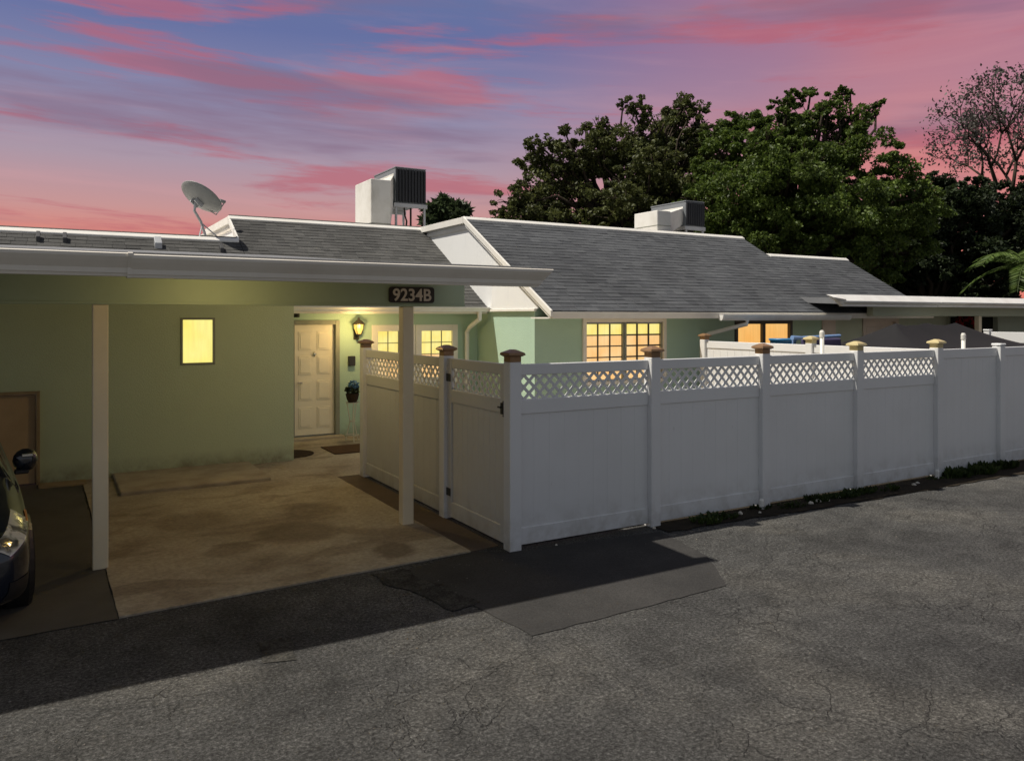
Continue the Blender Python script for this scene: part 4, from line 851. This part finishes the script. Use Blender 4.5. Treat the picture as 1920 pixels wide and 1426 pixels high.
# ------------------------------------------------------------------ trees
FW = np.array([math.sin(math.radians(30.4)), math.cos(math.radians(30.4)), 0]); RT = np.array([FW[1], -FW[0], 0])
def spot(across, high, depth):   # a point given by sideways metres, height, and distance along the street view
    return FW * depth + RT * across + np.array([0, 0, high])
def limb_path(a, b, r0, r1, seg=6, wob=.12, droop=0.):
    a, b = np.array(a, float), np.array(b, float); L_ = np.linalg.norm(b - a); pts = []; rr = []
    for i in range(seg + 1):
        t = i / seg; p = a + (b - a) * t
        if 0 < i < seg: p = p + nrg.normal(size=3) * L_ * wob / seg * 1.4
        p = p + np.array([0, 0, 1]) * math.sin(math.pi * t) * droop
        pts.append(tuple(p)); rr.append(r0 + (r1 - r0) * t)
    return pts, rr
def tree(name, label, base, fork, clumps, leafmat, leaf_n, leaf_s, trunk_r, shell=.55, group='trees behind the houses', long=1.0, twig=True, fill=None):
    """clumps: (across, height, depth, radius)"""
    b = spot(base[0], 0, base[1]); b[2] = -.05
    t = thing(name, tuple(b), label, 'tree', group)
    fk = spot(*fork); mb = MB(); mb.tube(*limb_path(b, fk, trunk_r, trunk_r * .75, 5, .10), 9)
    pos = []; siz = []; dirs = []
    tot = sum(c[3] ** 2 for c in clumps)
    for c in clumps:
        ctr = spot(c[0], c[1], c[2]); r = c[3]
        p, rr = limb_path(fk, ctr, trunk_r * .45, .03, 7, .16, .25); mb.tube(p, rr, 6)
        if twig:
            for _ in range(7):
                d = nrg.normal(size=3); d /= np.linalg.norm(d); d[2] = abs(d[2]) * .8; p2, r2 = limb_path(ctr - d * r * .1, ctr + d * r * .95, .028, .008, 4, .15); mb.tube(p2, r2, 4)
        n = int(leaf_n * r * r / tot)
        # sub-clumps spread over the clump make the outline uneven
        k = max(14, int(26 * r)); sub = nrg.normal(size=(k, 3)); sub /= np.linalg.norm(sub, axis=1)[:, None]; sub *= (nrg.uniform(.35, 1.22, (k, 1))) * r * np.array([1, 1, .82]); sr = nrg.uniform(.11, .34, k) * r
        idx = nrg.integers(0, k, n); d = nrg.normal(size=(n, 3)); d /= np.linalg.norm(d, axis=1)[:, None]
        q_ = ctr + sub[idx] + d * (sr[idx] * nrg.uniform(.25, 1.0, n) ** .6)[:, None] * np.array([1.15, 1.15, .72])
        pos.append(q_); siz.append(leaf_s * nrg.uniform(.6, 1.3, n)); dd = d + nrg.normal(size=(n, 3)) * .8; dd[:, 2] -= .35; dirs.append(dd)
    mb.build('trunk', 'bark', t, 0, True)
    leaf_mesh('crown', leafmat, np.concatenate(pos), np.concatenate(siz), t, long=long, dirs=np.concatenate(dirs)); return t
def jit(cl, n, rs, zr=1.0, rad=(.5, .8)):
    """add smaller clumps around the big ones"""
    out = list(cl)
    for c in cl:
        for _ in range(n):
            d = nrg.normal(size=3); d /= np.linalg.norm(d)
            out.append((c[0] + d[0] * c[3] * rs, c[1] + d[2] * c[3] * rs * zr, c[2] + d[1] * c[3] * rs, c[3] * nrg.uniform(*rad)))
    return out
PX = 1479.
def A(u, v, D, r): return ((u - 960) / PX * D, 2.2 + (594 - v) / PX * D, D, r / PX * D)
D1 = 33.
cl = [A(1035, 330, D1, 62), A(1000, 400, D1 - 1, 55), A(1080, 395, D1 + 1, 70), A(1165, 270, D1, 58), A(1240, 255, D1 + 1, 62), A(1200, 340, D1 - 1, 75), A(1285, 320, D1 + 1.5, 62), A(1150, 410, D1 - 1.5, 65), A(1260, 400, D1, 70), A(1100, 300, D1, 48), A(1120, 240, D1 + .5, 30), A(1300, 250, D1 + 1, 45), A(1280, 205, D1, 24), A(1190, 205, D1, 24), A(1010, 285, D1, 28), A(1065, 275, D1, 28), A(970, 430, D1 - 1, 40), A(1320, 400, D1 + 1, 60), A(1325, 275, D1, 40), A(1320, 330, D1, 50)]
tree('broadleaf_tree', 'olive green broadleaf tree behind the second air conditioner', (5.0, D1), (4.8, 4.6, D1), jit(cl, 4, 1.0, 1.0, (.38, .6)), 'leaf_olive', 110000, .155, .30)
D2 = 29.
cl = [A(1400, 275, D2, 62), A(1475, 262, D2 + 1, 62), A(1545, 255, D2, 60), A(1605, 300, D2 - 1, 66), A(1480, 335, D2 - 2, 90), A(1390, 370, D2 - 1, 85), A(1560, 390, D2 - 2, 95), A(1650, 365, D2 - 1, 66), A(1690, 420, D2, 66), A(1450, 440, D2 - 1.5, 70), A(1390, 430, D2, 60), A(1620, 450, D2 - 1, 75),
      A(1500, 185, D2 + 1, 24), A(1475, 205, D2, 22), A(1555, 200, D2, 26), A(1580, 178, D2, 14), A(1625, 212, D2 + 1, 16), A(1645, 195, D2 + 1, 10), A(1600, 235, D2, 24), A(1740, 395, D2, 42), A(1340, 330, D2 + 1, 50), A(1350, 262, D2 + 1, 34), A(1385, 222, D2 + .5, 20), A(1725, 345, D2, 22)]
tree('broadleaf_tree', 'large bright green broadleaf tree rising highest behind the long roof', (10.6, D2), (10.4, 4.2, D2), jit(cl, 3, 1.0, .9, (.35, .6)), 'leaf_green', 170000, .135, .36)
D3 = 33.
cl = [A(1770, 440, D3, 80), A(1840, 450, D3 + 1, 80), A(1900, 420, D3 + 1, 70), A(1720, 500, D3, 70), A(1800, 520, D3, 75), A(1890, 520, D3, 70), A(1640, 510, D3 + 1, 60), A(1560, 470, D3 + 1, 60), A(1480, 470, D3 + 2, 50), A(1960, 460, D3, 80), A(1775, 375, D3, 45), A(1820, 385, D3, 45), A(1740, 420, D3, 55), A(1700, 460, D3, 60)]
tree('broadleaf_tree', 'dark shaded tree low behind the far house', (17.5, D3), (17.8, 2.2, D3), jit(cl, 3, 1.0, .9, (.4, .6)), 'leaf_dark', 110000, .19, .25)
D4 = 35.
def bare_tree():
    b = spot(22.2, 0, D4); b[2] = -.05
    t = thing('bare_tree', tuple(b), 'sparse greyish tree with bare dark branches at the sunset edge', 'tree', 'trees behind the houses')
    mb = MB(); tips = []
    def grow(p, d, ln, r, lvl):
        e = p + d * ln; path = [tuple(p), tuple(p + d * ln * .5 + nrg.normal(size=3) * ln * .06), tuple(e)]
        mb.tube(path, [r, r * .85, r * .68], 6 if lvl < 3 else 4)
        if lvl >= 6 or ln < .22: tips.append(e); return
        if lvl >= 3 and nrg.uniform() < .6: tips.append(np.array(path[1]))
        n = 3 if (lvl in (0, 3) or nrg.uniform() < .35) else 2
        ax = nrg.uniform(0, 6.28)
        for k in range(n):
            u = np.cross(d, [.3, .5, .8]); u /= np.linalg.norm(u); w = np.cross(d, u); a = ax + 6.28 * k / n + nrg.uniform(-.4, .4); sp_ = nrg.uniform(.38, .68)
            nd = d * math.cos(sp_) + (u * math.cos(a) + w * math.sin(a)) * math.sin(sp_); nd[2] += .10; nd /= np.linalg.norm(nd)
            grow(e, nd, ln * nrg.uniform(.66, .86), r * .62, lvl + 1)
    d0 = np.array([.02, 0, 1.]); fk = b + np.array([0, 0, 5.0]); mb.tube(*limb_path(b, fk, .30, .22, 5, .08), 9)
    for dv in (RT * -.38 + [0, 0, 1], RT * .10 + FW * .2 + [0, 0, 1.], RT * .55 + [0, 0, .9]): grow(fk, dv / np.linalg.norm(dv), 2.4, .16, 1)
    mb.build('trunk', 'bark', t, 0, True); tp = np.array(tips); n = 22
    pos = np.repeat(tp, n, 0) + nrg.normal(size=(len(tp) * n, 3)) * .20
    leaf_mesh('crown', 'leaf_grey', pos, .16 * nrg.uniform(.6, 1.3, len(pos)), t)
bare_tree()
DB = 27.
cl = [A(815, 405, DB, 26), A(845, 398, DB, 26), A(832, 388, DB, 20)]
tree('round_palm', 'small spiky round tree top behind the first air conditioner', (-2.3, DB), (-2.3, 4.6, DB), cl, 'leaf_bush', 2600, .34, .13, long=1.5)

def palm(base, h, label):
    b = spot(base[0], 0, base[1]); t = thing('palm_tree', tuple(b), label, 'tree', 'palms'); top = b + np.array([0, 0, h])
    MB().tube(*limb_path(b + np.array([0, 0, -.03]), top, .13, .10, 6, .04), 9).build('trunk', 'bark', t, 0, True)
    for k in range(15):
        a = 2 * math.pi * k / 15 + rng.uniform(-.15, .15); el = rng.uniform(.05, .9); d = np.array([math.cos(a), math.sin(a), 0]); Ln = rng.uniform(2.6, 3.2); pts = []
        for i in range(12):
            s_ = i / 11 * Ln; pts.append(top + d * s_ * math.cos(el) * (1 - .06 * s_) + np.array([0, 0, s_ * math.sin(el) - .20 * s_ * s_]))
        fr = MB().tube([tuple(p) for p in pts], [.022 - .0015 * i for i in range(12)], 5).build('frond', 'leaf_palm', t)
        P_, Dd, Sz = [], [], []
        side = np.cross(d, [0, 0, 1])
        for i in range(46):
            u = .8 + i / 46 * 10.1; j = int(u); f = u - j; p = np.array(pts[j]) * (1 - f) + np.array(pts[min(j + 1, 11)]) * f
            for sg_ in (1, -1):
                ln_ = .52 * (1 - .65 * abs(i / 46 - .35)); v = side * sg_ + d * .55 + np.array([0, 0, -.45]); v /= np.linalg.norm(v); P_.append(p + v * ln_ * .48); Dd.append(v); Sz.append(ln_)
        leaf_mesh('leaflets', 'leaf_palm', np.array(P_), np.array(Sz) * .24, fr, long=4.4, dirs=np.array(Dd))
palm((19.6, 30.), 4.2, 'green palm with drooping fronds above the far house roof')
# neighbouring house far behind
fh = thing('neighbour_house', tuple(spot(20.6, 0, 37)), 'dark roofed neighbouring house between the far trees', 'house')
c = spot(20.6, 0, 37)
MB().box(c[0] - 2.6, c[0] + 2.6, c[1] - 2, c[1] + 2, 0, 2.5).build('wall', 'farwall', fh)
MB().hexa([(c[0] - 3, c[1] - 2.4, 2.45), (c[0] + 3, c[1] - 2.4, 2.45), (c[0] + 3, c[1] + 2.4, 2.45), (c[0] - 3, c[1] + 2.4, 2.45), (c[0] - 1.2, c[1] - .1, 3.5), (c[0] + 1.2, c[1] - .1, 3.5), (c[0] + 1.2, c[1] + .1, 3.5), (c[0] - 1.2, c[1] + .1, 3.5)]).build('roof', 'shingle', fh)

# ------------------------------------------------------------------ loose grit on the asphalt
gm = MB()
for i in range(420):
    k = rng.random()
    if k < .45: x = rng.uniform(5.3, 13); y = rng.uniform(5.6, 6.2)
    elif k < .7: x = rng.uniform(-1, 3.6); y = rng.uniform(5.6, 6.4)
    else: x = rng.uniform(-1, 11); y = rng.uniform(2.5, 6)
    r = rng.uniform(.002, .007) * (1.6 if rng.random() < .06 else 1); z = .004
    gm.add([(x - r, y, z), (x, y - r * .8, z), (x + r, y, z), (x, y + r * .9, z), (x + r * .1, y, z + r * 1.1)], [(0, 1, 4), (1, 2, 4), (2, 3, 4), (3, 0, 4)])
go = gm.build('grit', 'grit'); tag(go, 'loose pale grit scattered over the asphalt', 'grit', kind='stuff')
